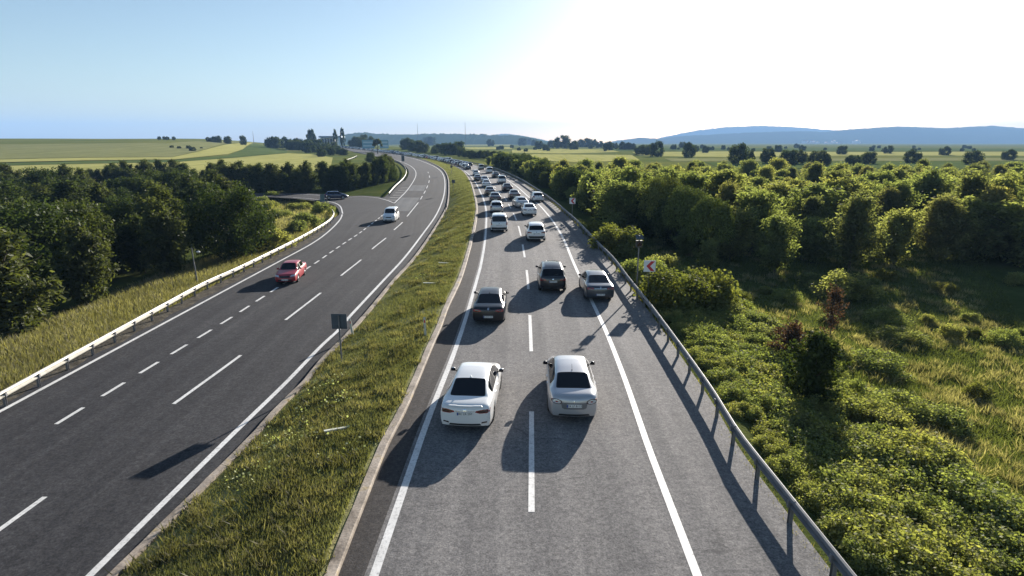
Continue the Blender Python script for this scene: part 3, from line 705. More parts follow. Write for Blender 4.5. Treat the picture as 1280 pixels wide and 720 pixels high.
SPEC = dict(
 sedan=dict(tail=[(.34, .80), (.50, .755), (.74, .765), (.825, .79), (.825, .89), (.62, .885), (.38, .84)], plate=.745, grille=True, fog=True),
 round_sedan=dict(tail=ellipse(.60, .83, .19, .085, 18, .12), plate=.70, recess=[(-.46, .80), (.46, .80), (.42, .62), (.34, .575), (-.34, .575), (-.42, .62)], fog=False),
 dark_sedan=dict(tail=[(.34, .82), (.52, .77), (.80, .79), (.80, .90), (.50, .90)], plate=.52, bar=True, fog=False),
 grey_sedan=dict(tail=[(.40, .83), (.80, .80), (.80, .93), (.42, .91)], plate=.50, bar=True, fog=False),
 old_sedan=dict(tail=[(.40, .62), (.78, .62), (.78, .80), (.40, .80)], plate=.55, fog=False),
 suv=dict(tail=[(.44, .86), (.82, .84), (.82, .98), (.60, .98), (.46, .93)], plate=.80, fog=True, trim=True),
 hatch=dict(tail=[(.56, .72), (.78, .72), (.79, .96), (.62, .96)], plate=.60, fog=False),
 minivan=dict(tail=[(.73, .78), (.86, .78), (.86, 1.28), (.78, 1.28)], plate=.78, fog=False, trim=True),
)
def rim_mesh(r, side):
    m = MB(); s = side
    m.lathe_x(0, 0, 0, [(-s * .02, r * .98), (s * .005, r * .97), (s * .005, r * .88), (-s * .05, r * .82), (-s * .06, .05), (s * .0, .045), (s * .0, .0)], 20)
    for k in range(5):
        a = 2 * math.pi * k / 5; c, sn = math.cos(a), math.sin(a)
        p, q = (-s * .012, c * .04, sn * .04), (-s * .012, c * r * .88, sn * r * .88); m.tube(p, q, .036, .026, 6)
    return m.mesh('rim', [M['rim']])
def tyre_mesh(r, side):
    m = MB(); h = .105
    m.lathe_x(0, 0, 0, [(-h, r * .64), (-h - .01, r * .80), (-h * .9, r * .95), (-h * .6, r), (h * .6, r), (h * .9, r * .95), (h + .01, r * .80), (h, r * .64)], 28)
    return m.mesh('tyre', [M['tyre']], smooth=True)
def mirror_mesh(side, x, y, z):
    m = MB(); bm = bmesh.new(); bmesh.ops.create_icosphere(bm, subdivisions=2, radius=1)
    vs = [(x + side * (.065 + v.co.x * .092), y + v.co.y * .06 + .02 * v.co.x * side * 0, z + .03 + v.co.z * .075) for v in bm.verts]; fs = [tuple(v.index for v in f.verts) for f in bm.faces]
    bm.verts.ensure_lookup_table(); m.add(vs, fs, 0); bm.free(); m.tube((x - side * .05, y, z - .02), (x + side * .06, y, z + .0), .028, .02, 6, 1)
    m.add([(x + side * (.065 + a * .085), y - .0605, z + .03 + b * .058) for a, b in ((-1, -1), (1, -1), (1, 1), (-1, 1))], [(0, 1, 2, 3)], 2)
    return m.mesh('wing_mirror', [PAINT['white'], M['black_plastic'], M['glass']], smooth=True)
def set_paint(o, p):
    for s in o.material_slots:
        if s.material and s.material.name.startswith('paint_'): s.link = 'OBJECT'; s.material = PAINT[p]
CACHE = {}
M['tailgate_grey'] = mat('tailgate_grey', (.16, .165, .175), .35, .3, .5, .6)
def car_root(kind, shape, color, label, name, cat, group, plate='34 KE 5207', low=False, mirror_dark=False, roof=None, extras=()):
    """a detailed car with its parts; faces +Y, origin on the road under its middle"""
    P = KINDS[shape]; sp_ = SPEC[kind]; Ln = P['L']
    ev = CACHE.get(shape) or CACHE.setdefault(shape, shell(shape))
    bvh = BVHTree.FromPolygons([v.co.copy() for v in ev.vertices], [tuple(p_.vertices) for p_ in ev.polygons])
    t = thing(name, label, cat, group=group); pm = PAINT[color]
    def part(n, me, par=None):
        o = link(n, me, par or t); set_paint(o, color); return o
    body = part('body', split(ev, [0], 'body', [pm]))
    for i in (5, 6):
        for me in islands_by_x(split(ev, [i], 'door', [pm]), 'door', [pm]):
            d_ = part('door', me); xs = np.array([v.co for v in me.vertices]); sx = 1 if xs[:, 0].mean() > 0 else -1
            yb, zt = xs[:, 1].min() + .12, xs[:, 2].max() - .12
            loc = bvh.ray_cast(Vector((sx * 3, yb, zt)), Vector((-sx, 0, 0)))[0]
            if loc is not None: part('handle', MB().box(loc.x - .004 if sx > 0 else loc.x - .022, loc.x + .022 if sx > 0 else loc.x + .004, yb - .09, yb + .09, zt - .014, zt + .014).mesh('handle', [pm if color in ('white', 'silver', 'red') else M['chrome']]), d_)
    part('windscreen', split(ev, [3], 'windscreen', [M['glass']])); part('rear_window', split(ev, [4], 'rear_window', [M['glass']]))
    for me in islands_by_x(split(ev, [1], 'side_window', [M['glass']]), 'side_window', [M['glass']]): part('side_window', me)
    for me in islands_by_x(split(ev, [2], 'door_pillar', [M['black_plastic']]), 'door_pillar', [M['black_plastic']]): part('door_pillar', me)
    u = MB(); wi = min(interp(P['plan'], .9), interp(P['plan'], Ln - .9)) - .26
    u.box(-wi, wi, -Ln / 2 + .25, Ln / 2 - .25, P['bot'] - .02, P['bot'] + .42)
    a0, a1 = P['axles'][0] - Ln / 2, P['axles'][1] - Ln / 2
    u.box(-wi - .2, wi + .2, a0 + .44, a1 - .44, P['bot'] + .02, P['bot'] + .16); u.box(-wi - .1, wi + .1, -Ln / 2 + .12, a0 - .44, P['bot'] + .12, P['bot'] + .3)
    u.box(-wi - .06, wi + .06, a1 + .44, Ln / 2 - .3, P['bot'] + .08, P['bot'] + .25)
    part('underbody', u.mesh('underbody', [M['black_plastic']]))
    for a in P['axles']:
        for s in (-1, 1):
            wx = interp(P['plan'], a) - .125; w = part('wheel', tyre_mesh(P['wheel'], s)); w.location = (s * wx, a - Ln / 2, P['wheel'] - .002)
            r_ = part('rim', rim_mesh(P['wheel'] * .66, s), w); r_.location = (s * .075, 0, 0)
    tl = sp_['tail']; dm = [M['lamp_red'], M['lamp_dark'], M['lamp_clear']]
    bands = {'round_sedan': [1, 2, 2, 0], 'sedan': [0, 1, 1, 1]}.get(kind, [0, 0, 1, 1])
    for o_ in (tl, mir(tl)): part('taillight', lens(bvh, o_, True, .012, .03, dm, 'taillight', 4, bands))
    if 'recess' in sp_: part('tailgate_panel', lens(bvh, sp_['recess'], True, .009, .02, [M['tailgate_grey']], 'tailgate_panel'))
    part('licence_plate', plate_mesh(bvh, sp_['plate'], True, plate)); part('licence_plate', plate_mesh(bvh, .42, False, plate))
    bot = P['bot']
    if sp_.get('trim'):
        part('bumper_trim', lens(bvh, [(-.78, bot + .14), (.78, bot + .14), (.80, bot + .34), (-.80, bot + .34)], True, .014, .05, [M['black_plastic']], 'bumper_trim'))
    else:
        part('bumper_trim', lens(bvh, [(-.55, bot + .12), (.55, bot + .12), (.50, bot + .19), (-.50, bot + .19)], True, .008, .03, [M['black_plastic']], 'bumper_trim'))
    if sp_.get('bar'): part('light_bar', lens(bvh, [(-.36, .845), (.36, .845), (.36, .872), (-.36, .872)], True, .010, .02, [M['lamp_dark'] if kind == 'dark_sedan' else M['chrome']], 'light_bar'))
    if sp_.get('fog'):
        o_ = [(.54, bot + .20), (.74, bot + .23), (.73, bot + .27), (.56, bot + .25)]
        for q in (o_, mir(o_)): part('reflector', lens(bvh, q, True, .012, .03, [M['lamp_dark']], 'reflector'))
    hz_ = interp(P['belt'], Ln - .2) - .07; hw = interp(P['plan'], Ln - .12)
    o_ = [(hw * .52, hz_ - .07), (hw * .98, hz_ - .02), (hw * 1.0, hz_ + .08), (hw * .60, hz_ + .045)]
    for q in (o_, mir(o_)): part('headlight', lens(bvh, q, False, .012, .03, [M['lamp_clear']], 'headlight'))
    part('grille', lens(bvh, [(-hw * .5, hz_ - .12), (hw * .5, hz_ - .12), (hw * .46, hz_ + .0), (-hw * .46, hz_ + .0)], False, .010, .03, [M['black_plastic']], 'grille'))
    part('air_intake', lens(bvh, [(-hw * .7, bot + .10), (hw * .7, bot + .10), (hw * .6, bot + .22), (-hw * .6, bot + .22)], False, .010, .03, [M['black_plastic']], 'air_intake'))
    my = P['sw'][1] - .22; mx = interp(P['plan'], my) - .03; mz = interp(P['belt'], my) + .06
    for s in (-1, 1):
        o = link('wing_mirror', mirror_mesh(s, mx * s, my - Ln / 2, mz), t); set_paint(o, 'black' if mirror_dark else color)
    if kind in ('sedan', 'round_sedan', 'dark_sedan', 'hatch', 'minivan', 'suv'):
        yt = P['rg'][1] - Ln / 2 + .12; zt = bvh.ray_cast(Vector((0, yt, 4)), Vector((0, 0, -1)))[0].z
        if kind == 'round_sedan': part('aerial', MB().tube((0, yt, zt - .01), (0, yt, zt + .03), .022, .016).tube((0, yt, zt + .02), (0, yt + .16, zt + .19), .008, .004).mesh('aerial', [M['black_plastic']]))
        else: part('aerial', MB().add([(-.03, yt - .09, zt - .01), (.03, yt - .09, zt - .01), (0, yt + .12, zt - .01), (0, yt - .07, zt + .07)], [(0, 2, 1), (0, 1, 3), (1, 2, 3), (2, 0, 3)]).mesh('aerial', [pm if color == 'white' else M['black_plastic']]))
    if kind == 'sedan':
        z_ = interp(P['top'], .1); part('spoiler', lens(bvh, [(-.58, .945), (.58, .945), (.55, .965), (-.55, .965)], True, .05, .06, [pm], 'spoiler'))
        part('emblem', lens(bvh, ellipse(0, .865, .065, .042), True, .008, .01, [M['chrome']], 'emblem', 2)); part('badge_strip', lens(bvh, [(-.32, .815), (.32, .815), (.32, .832), (-.32, .832)], True, .012, .02, [M['chrome']], 'badge_strip'))
    if kind == 'round_sedan': part('emblem', lens(bvh, [(0, .80), (.035, .85), (0, .90), (-.035, .85)], True, .008, .01, [M['chrome']], 'emblem', 2))
    if kind in ('suv', 'dark_sedan', 'minivan', 'grey_sedan', 'hatch'): part('emblem', lens(bvh, ellipse(0, .93 if kind != 'suv' else .95, .05, .05), True, .010, .01, [M['chrome']], 'emblem', 2))
    if roof == 'glass':
        V, Fc = [], []; n = 9; ya, yb = P['rg'][1] - Ln / 2 + .22, P['ws'][0] - Ln / 2 - .02
        for i in range(n):
            for j in range(n):
                x = -.50 + 1.0 * j / (n - 1); y = ya + (yb - ya) * i / (n - 1); z = bvh.ray_cast(Vector((x, y, 4)), Vector((0, 0, -1)))[0].z; V.append((x, y, z + .008))
        Fc = [(i * n + j, i * n + j + 1, (i + 1) * n + j + 1, (i + 1) * n + j) for i in range(n - 1) for j in range(n - 1)]
        part('roof_glass', newmesh('roof_glass', V, Fc, [M['glass']], smooth=True))
    if 'rails' in extras:
        for s in (-1, 1):
            ya, yb = P['rg'][1] - Ln / 2 + .1, P['ws'][0] - Ln / 2 - .1; m = MB(); pts = []
            for i in range(9):
                y = ya + (yb - ya) * i / 8; x = s * (P['wr'] - .07); z = bvh.ray_cast(Vector((x, y, 4)), Vector((0, 0, -1)))[0].z; pts.append((x, y, z + (.045 if 0 < i < 8 else 0)))
            for a, b in zip(pts, pts[1:]): m.tube(a, b, .018, .018, 6)
            part('roof_rail', m.mesh('roof_rail', [M['zinc']]))
    if 'wiper' in extras:
        part('rear_wiper', lens(bvh, [(-.02, 1.16), (.02, 1.16), (.34, 1.22), (.34, 1.24)], True, .015, .01, [M['black_plastic']], 'rear_wiper', 2))
    return t
def set_car(t, p, head):
    t.location = p; t.rotation_euler = (0, 0, head); return t
def heading(line, d):
    return -math.atan(float((line(d + 3) - line(d - 3)) / 6))
def rear_at(px, py, zf, line, shape, kscale=1., turn=0.):
    """middle of a car whose rear bumper stands over this ground point"""
    g = G(px, py, zf); h = heading(line, g[1]) + turn; Ln = KINDS[shape]['L'] / 2
    p = g + Vector((-math.sin(h) * Ln, math.cos(h) * Ln, 0)); p.z = float(zf(p.y)) + .004; return p, h

QG = 'cars queueing in the right carriageway'
# the ten cars one can study
def near(kind, shape, color, px, py, label, cat, line=RL, turn=0., name='parked_car', **kw):
    t = car_root(kind, shape, color, label, name, cat, QG, **kw); p, h = rear_at(px, py, zR, line, shape, turn=turn); return set_car(t, p, h)
c_white = near('sedan', 'sedan', 'white', 582, 541, 'white saloon car straddling the left edge line, nearest white car in the queue', 'car', turn=-.045, name='white_sedan', plate='BC LR 297')
c_silver = near('round_sedan', 'round_sedan', 'silver', 717, 529, 'silver saloon car with round tail lamps, nearest car in the right lane', 'car', RDASH, turn=.0, name='silver_sedan', plate='34 LF 8115', mirror_dark=True)
c_dark = near('dark_sedan', 'sedan', 'dark', 610.5, 407, 'black saloon car in the left lane directly ahead of the nearest white saloon', 'car', name='black_sedan', plate='06 DZ 4471')
c_suv = near('suv', 'suv', 'black', 691, 367, 'black sport utility vehicle with glass roof panel, beside the grey saloon', 'car', RDASH, name='sport_utility_vehicle', roof='glass', plate='34 CKR 62', mirror_dark=True, extras=('wiper',))
c_grey = near('grey_sedan', 'sedan', 'grey', 750, 378, 'dark grey saloon car driving on the shoulder over the right edge line', 'car', RR, turn=.0, name='grey_sedan', plate='16 BTK 05', mirror_dark=True)
c_van = near('minivan', 'minivan', 'white', 624, 291, 'tall white minivan with dark tailgate window in the left lane', 'minivan', name='minivan', plate='54 RA 319', mirror_dark=True)
c_wsuv = near('suv', 'suv', 'white', 670.5, 303, 'white sport utility vehicle in the right lane ahead of the black one', 'car', RDASH, name='sport_utility_vehicle', plate='34 GH 7028', mirror_dark=True)

# left carriageway traffic comes towards the camera
def oncoming(kind, shape, color, px, py, label, cat, line, zf, turn=0., name='car', **kw):
    t = car_root(kind, shape, color, label, name, cat, 'oncoming traffic on the left carriageway', **kw)
    g = G(px, py, zf); h = heading(line, g[1]) + math.pi + turn; Ln = KINDS[shape]['L'] / 2
    p = g - Vector((-math.sin(h) * Ln, math.cos(h) * Ln, 0)); p.z = float(zf(p.y)) + .004; return set_car(t, p, h)
oncoming('old_sedan', 'old_sedan', 'red', 357, 356, 'red old saloon car coming down the left carriageway', 'car', LACC, zL, name='red_sedan', turn=.12, plate='59 TU 218')
oncoming('minivan', 'minivan', 'white', 486, 278.5, 'white people carrier coming down the left carriageway past the slip road', 'minivan', LACC, zL, name='minivan', plate='35 BN 640', mirror_dark=True)
t = car_root('hatch', 'hatch', 'blue', 'dark blue hatchback turning on the slip road behind the left bushes', 'hatchback', 'car', 'oncoming traffic on the left carriageway', plate='34 VT 1906', mirror_dark=True)
set_car(t, G(420.5, 248.6, zL), -math.radians(75))

# the rest of the queue: simpler bodies, one object with its parts for the middle of the queue, one mesh each far away
def simple_mesh(kind, shape, color):
    """whole car in one mesh, for cars a few pixels large"""
    key = (kind, shape, color, 's')
    if key in CACHE: return CACHE[key]
    P = KINDS[shape]; Ln = P['L']; ev = CACHE.get((shape, 1)) or CACHE.setdefault((shape, 1), shell(shape, 1)); m = MB()
    mp = {0: 0, 5: 0, 6: 0, 1: 1, 3: 1, 4: 1, 2: 2}
    v = [tuple(q.co) for q in ev.vertices]; b = len(m.v); m.v += v
    for p_ in ev.polygons: m.f.append(tuple(p_.vertices)); m.m.append(mp[p_.material_index])
    bvh = BVHTree.FromPolygons([Vector(a) for a in v], [tuple(p_.vertices) for p_ in ev.polygons])
    for o_ in (SPEC[kind]['tail'], mir(SPEC[kind]['tail'])):
        q = lens(bvh, o_, True, .015, .03, [M['lamp_red']], 'x', 2); m.add([tuple(a.co) for a in q.vertices], [tuple(p_.vertices) for p_ in q.polygons], 3); bpy.data.meshes.remove(q)
    z = SPEC[kind]['plate']; y = bvh.ray_cast(Vector((0, -6, z)), Vector((0, 1, 0)))[0].y
    m.box(-.26, .26, y - .02, y - .008, z - .056, z + .056, 4)
    for a in P['axles']:
        for s in (-1, 1):
            wx = s * (interp(P['plan'], a) - .125); q = tyre_mesh(P['wheel'], s); m.add([(w.co.x + wx, w.co.y + a - Ln / 2, w.co.z + P['wheel']) for w in q.vertices], [tuple(p_.vertices) for p_ in q.polygons], 5); bpy.data.meshes.remove(q)
    m.box(-.6, .6, -Ln / 2 + .25, Ln / 2 - .25, P['bot'] - .02, P['bot'] + .4, 2)
    for s in (-1, 1):
        my = P['sw'][1] - .22; mx = interp(P['plan'], my); m.box(min(s * mx, s * (mx + .2)), max(s * mx, s * (mx + .2)), my - Ln / 2 - .05, my - Ln / 2 + .05, interp(P['belt'], my) + .02, interp(P['belt'], my) + .16, 2)
    me = m.mesh('car', [PAINT[color], M['glass'], M['black_plastic'], M['lamp_red'], M['plate'], M['tyre']], smooth=True)
    CACHE[key] = me; return me
NAMES = dict(sedan='saloon car', round_sedan='saloon car', hatch='hatchback', suv='sport utility vehicle', minivan='minivan')
MIDQ = [ # kind, shape, colour, px, py, line, turn, label
 ('sedan', 'sedan', 'white', 662.5, 271, RDASH, .0, 'white saloon car in the right lane just ahead of the white sport utility vehicle'),
 ('round_sedan', 'round_sedan', 'silver', 654, 261, RDASH, .10, 'silver white saloon car half hidden behind a white saloon in the right lane'),
 ('hatch', 'hatch', 'white', 673, 253, RR, .0, 'white hatchback on the shoulder beside the guardrail, below the farther chevron sign'),
 ('hatch', 'hatch', 'silver', 621, 267, RL, .0, 'silver hatchback in the left lane directly ahead of the tall white minivan'),
 ('dark_sedan', 'sedan', 'black', 619.5, 254, RL, .0, 'black saloon car in the left lane ahead of the silver hatchback'),
 ('dark_sedan', 'sedan', 'brown', 613, 245, RL, .0, 'brown saloon car with pale roof in the left lane, third ahead of the tall minivan'),
 ('dark_sedan', 'sedan', 'brown', 643.7, 250, RDASH, .0, 'dark brown saloon car in the right lane left of the white shoulder hatchback'),
 ('dark_sedan', 'sedan', 'dark', 635, 240, RDASH, .0, 'dark saloon car in the right lane ahead of the dark brown saloon'),
 ('minivan', 'minivan', 'white', 627.8, 230, RDASH, .0, 'white minivan in the right lane ahead of the dark saloon'),
 ('sedan', 'sedan', 'white', 608.5, 234.5, RL, .0, 'white saloon car in the left lane ahead of the brown saloon'),
 ('sedan', 'sedan', 'silver', 606.5, 229, RL, .0, 'silver saloon car tucked close ahead of a white saloon in the left lane'),
 ('dark_sedan', 'sedan', 'black', 597.5, 226.5, RL, .0, 'black saloon car beside the left edge line where the queue starts to bend'),
 ('hatch', 'hatch', 'white', 595.5, 219.5, RL, .0, 'white hatchback just ahead of a black saloon at the start of the bend'),
 ('dark_sedan', 'sedan', 'dark', 620.6, 222.5, RDASH, .0, 'dark saloon car in the right lane at the bend behind a white van'),
 ('minivan', 'minivan', 'white', 612.3, 217, RDASH, .0, 'white van in the right lane at the bend ahead of a dark saloon'),
 ('minivan', 'minivan', 'beige', 602, 212.5, RDASH, .0, 'large pale grey green van in the right lane of the bend'),
]
for k, sh, c, px, py, ln, tn, lab in MIDQ:
    o = car_root(k, sh, c, lab, {'sedan': 'saloon_car', 'round_sedan': 'saloon_car', 'hatch': 'hatchback', 'suv': 'sport_utility_vehicle', 'minivan': 'minivan'}[sh], 'minivan' if sh == 'minivan' else 'car', QG, mirror_dark=(c != 'white'))
    p, h = rear_at(px, py, zR, ln, sh, turn=tn); set_car(o, p, h)
# beyond: two lanes of cars standing bumper to bumper until they vanish
CC = ['white', 'white', 'silver', 'dark', 'black', 'white', 'grey', 'blue', 'silver', 'white', 'red']
SH = [('sedan', 'sedan'), ('hatch', 'hatch'), ('suv', 'suv'), ('minivan', 'minivan'), ('sedan', 'sedan'), ('hatch', 'hatch')]
qr = random.Random(5); LC = {c: c for c in CC}; LC['black'] = LC['grey'] = 'dark'
d1 = G(590, 213, zR)[1] + 6; d2 = G(596, 209, zR)[1] + 10
def lane(off, d): sl = float((RL(d + 3) - RL(d - 3)) / 6); return float(RL(d)) + off * math.sqrt(1 + sl * sl)
first = [(1.9, ['dark', 'white', 'white', 'silver', 'dark', 'blue', 'silver', 'dark']), (5.6, ['dark', 'silver', 'blue', 'white', 'dark', 'blue'])]
for (off, cols), d in zip(first, (d1, d2)):
    i = 0
    while d < 900:
        c = cols[i] if i < len(cols) else qr.choice(CC); k, sh = qr.choice(SH); sl = float((RL(d + 3) - RL(d - 3)) / 6)
        o = link('car', simple_mesh(k, sh, c), None, (lane(off, d), d, float(zR(d))), category='car', group='distant ' + LC[c] + ' cars in the far queue',
                 label='tiny distant %s car in the far part of the queue beyond the bend' % LC[c])
        o.rotation_euler = (0, 0, -math.atan(sl))
        d += (6.3 + qr.random() * 2.4) / math.sqrt(1 + sl * sl) * (1 if d < 500 else 1.5); i += 1
# ------------------------------------------------------------------ guardrails
def wbeam(P, side, top=.75):
    """P: list of ground points; a corrugated beam of real thickness; side +1: face looks to the left of the walking direction"""
    prof = [(0, top), (.05, top - .02), (.08, top - .07), (.08, top - .10), (.015, top - .145), (.015, top - .165), (.08, top - .21), (.08, top - .24), (.05, top - .29), (0, top - .31)]
    prof += [(o - .012, z) for o, z in prof[::-1]]
    V, Fc = [], []; n = len(prof)
    for i, p in enumerate(P):
        t = P[min(i + 1, len(P) - 1)] - P[max(0, i - 1)]; t.z = 0; t.normalize(); nr = Vector((-t.y, t.x, 0)) * side
        for o, z in prof: V.append(p + nr * o + Vector((0, 0, z)))
    for i in range(len(P) - 1):
        for k in range(n): a, b = i * n + k, i * n + (k + 1) % n; Fc.append((a, b, b + n, a + n))
    return V, Fc
def resample(P, st):
    o = [P[0]]; acc = 0
    for a, b in zip(P, P[1:]):
        l = (b - a).length; s = st - acc
        while s <= l: o.append(a.lerp(b, s / l)); s += st
        acc = (acc + l) % st if l + acc >= st else acc + l
    return o
def post_mesh(h=.82):
    m = MB(); m.box(-.05, .05, -.004, .004, -.4, h - .1); m.box(-.05, -.044, -.05, .05, -.4, h - .1); m.box(.044, .05, -.05, .05, -.4, h - .1)
    m.box(-.04, .04, .052, .12, h - .34, h - .14); return m.mesh('post', [M['post_steel']])
PM = post_mesh()
def guardrail(label, P, side, m, spacing=2.0, top=.75):
    t = thing('guardrail', label, 'guardrail', P[0])
    V, Fc = wbeam(P, side, top); link('rail', newmesh('rail', [v - P[0] for v in V], Fc, [m], smooth=False), t)
    lap = MB()
    for c0 in resample(P, 4.0)[1:]:
        k = min(range(len(P) - 1), key=lambda j: (P[j] - c0).length); u = (P[min(k + 1, len(P) - 1)] - P[max(0, k - 1)]).normalized(); n_ = Vector((-u.y, u.x, 0)) * side
        v_, f_ = wbeam([c0 - u * .17 + n_ * .006 - P[0], c0 + u * .17 + n_ * .006 - P[0]], side, top + .004); lap.add(v_, f_)
        for dz in (-.085, -.225):
            for ds_ in (-.10, .10): b0 = c0 - P[0] + u * ds_ + n_ * .08 + Vector((0, 0, top + dz)); lap.tube(b0, b0 + n_ * .022, .018, n=6)
    link('rail_joint', lap.mesh('rail_joint', [m]), t)
    Q = resample(P, spacing); rest = MB()
    for i, p in enumerate(Q):
        a = P[min(range(len(P)), key=lambda k: (P[k] - p).length)]; k = next(j for j in range(len(P)) if P[j] is a)
        d_ = P[min(k + 1, len(P) - 1)] - P[max(0, k - 1)]; ang = math.atan2(d_.y, d_.x) + (0 if side > 0 else math.pi)
        if i < 98:
            o = link('post', PM, t, p - P[0]); o.rotation_euler = (0, 0, ang)
        else:
            mt = Matrix.Translation(p - P[0]) @ Matrix.Rotation(ang, 4, 'Z'); rest.add([mt @ v.co for v in PM.vertices], [tuple(f.vertices) for f in PM.polygons])
    if rest.v: link('post', rest.mesh('post', [M['post_steel']]), t, kind='stuff')
    return t
ds = geo(5, 330, 1.012, 1.0)
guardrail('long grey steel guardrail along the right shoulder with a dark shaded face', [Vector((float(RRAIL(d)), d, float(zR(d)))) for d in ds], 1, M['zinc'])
lp = [G(x, y, zL, .70) for x, y in cr(LRAILP, 8)]; lp = [Vector((p[0], p[1], float(zL(p[1])) - .05)) for p in lp]
a, b = lp[0], lp[3]; dr = (a - b).normalized(); lp = [a + dr * k * 1.5 for k in range(int((a.y - 6) / 1.5), 0, -1)] + lp
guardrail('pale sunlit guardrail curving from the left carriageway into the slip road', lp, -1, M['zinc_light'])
lp = [G(x, y, zL, .70) for x, y in cr([(486, 241), (491, 235), (496, 230), (503, 223.7), (507.5, 216.5), (506.5, 209.5), (499, 202.5), (487, 198.3)], 6)]
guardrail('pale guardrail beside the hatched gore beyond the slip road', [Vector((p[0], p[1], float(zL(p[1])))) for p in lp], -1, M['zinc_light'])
lp = [GT(x, y) + Vector((0, 0, .1)) for x, y in cr([(432, 202), (438, 200), (443, 198), (446, 196.3)], 5)]
guardrail('short pale guardrail at the far left side road beside the wheat field', lp, -1, M['zinc_light'])

# ------------------------------------------------------------------ signs and posts
def ground_z(x, d, m='T'): return tz(x, d) if m == 'T' else float(zL(d)) * .5 + float(zR(d)) * .5
def med_z(x, d):
    a, b = float(LKERB(d)) + .26, float(RKERB(d)) - .26; t = min(1, max(0, (x - a) / (b - a))); return float(zL(d)) * (1 - t) + float(zR(d)) * t + .10 + bowf(t, x, d)
def medpoint(px, py):
    g = G(px, py, lambda d: -.4)
    for _ in range(12): z = .5 * g.z + .5 * med_z(g.x, g.y); g = G(px, py, lambda d: z)
    g.z = med_z(g.x, g.y); return g
def chevron(loc, zc, label, face):
    t = thing('chevron_sign', label, 'road sign', loc, face, 'red and white chevron signs'); h = zc - loc[2]
    link('post', MB().tube((0, 0, -.3), (0, 0, h + .3), .035, n=10).mesh('post', [M['post_steel']]), t)
    p = MB().box(-.36, .36, -.052, -.038, h - .36, h + .36); pn = link('panel', p.mesh('panel', [M['sign_white']]), t)
    m = MB(); y0, y1 = -.060, -.054
    for s in (1, -1):
        v = [(-.20, 0), (.08, .31), (.31, .31), (.03, 0)]; vs = [(x, y, h + z * s) for y in (y0, y1) for x, z in v]
        m.add(vs, [(0, 1, 2, 3), (4, 7, 6, 5), (0, 4, 5, 1), (1, 5, 6, 2), (2, 6, 7, 3), (3, 7, 4, 0)])
    link('chevron', m.mesh('chevron', [M['red_reflect']]), pn)
x, d = 8.55, 35.3; chevron(Vector((x, d, tz(x, d))), 2.05, 'nearer red and white chevron sign, beside the dark flasher pole', -.10)
x, d = 7.35, 71.0; chevron(Vector((x, d, tz(x, d))), 2.6, 'farther red and white chevron sign, in front of dark tree shade', -.06)
x, d = 8.20, 37.0; z0 = tz(x, d)
t = thing('warning_flasher', 'grey pole with a dark warning flasher box on top, beside the nearer chevron sign', 'warning light', (x, d, z0)); h = 3.35 - z0
link('pole', MB().tube((0, 0, -.3), (0, 0, h + .35), .05, .045, 10).mesh('pole', [M['post_steel']]), t)
b_ = link('lamp_box', MB().box(-.20, .20, -.09, .09, h - .42, h + .02).mesh('lamp_box', [M['black_plastic']]), t)
link('lens', MB().tube((0, -.088, h - .2), (0, -.12, h - .2), .12, n=18).mesh('lens', [M['lamp_dark']]), b_)
q = link('solar_panel', MB().add([(-.24, -.20, h + .14), (.24, -.20, h + .14), (.24, .18, h + .36), (-.24, .18, h + .36), (-.24, -.19, h + .12), (.24, -.19, h + .12), (.24, .19, h + .34), (-.24, .19, h + .34)], [(0, 1, 2, 3), (7, 6, 5, 4), (0, 4, 5, 1), (1, 5, 6, 2), (2, 6, 7, 3), (3, 7, 4, 0)]).mesh('solar_panel', [M['sign_back']]), t)
def square_sign(px, py, hc, s, label, zf=None, group=None, name='road_sign', turn=0., diamond=False):
    g = medpoint(px, py)
    t = thing(name, label, 'road sign', g, turn, group)
    link('post', MB().tube((0, 0, -.3), (0, 0, hc + s * .4), .038, n=10).mesh('post', [M['post_steel']]), t)
    m = MB()
    if diamond:
        r = s * .72; vs = [(a, y, hc + b) for y in (.040, .054) for a, b in ((-r, 0), (0, -r), (r, 0), (0, r))]
        m.add(vs, [(0, 1, 2, 3), (7, 6, 5, 4), (0, 4, 5, 1), (1, 5, 6, 2), (2, 6, 7, 3), (3, 7, 4, 0)])
    else: m.box(-s / 2, s / 2, .040, .054, hc - s / 2, hc + s / 2)
    link('panel', m.mesh('panel', [M['sign_back']]), t); k = MB()
    k.box(-s * .42, s * .42, .030, .040, hc + s * .2, hc + s * .25); k.box(-s * .42, s * .42, .030, .040, hc - s * .25, hc - s * .2); link('bracket', k.mesh('bracket', [M['sign_back']]), t)
square_sign(427.5, 454, 2.08, .74, 'square road sign seen from its dark back in the near median grass', turn=-.05)
square_sign(557.5, 277, 2.1, .5, 'narrow dark road sign at the median edge where the left carriageway bends', turn=-.95)
square_sign(567, 240, 2.1, .62, 'dark backed road sign in the middle of the far median', turn=.05)
square_sign(564.5, 218, 2.2, .62, 'dark road sign at the far left rim of the median below the queue', turn=.1)
square_sign(579.5, 215.5, 2.1, .62, 'dark road sign at the far right rim of the median beside the queue', turn=.1)
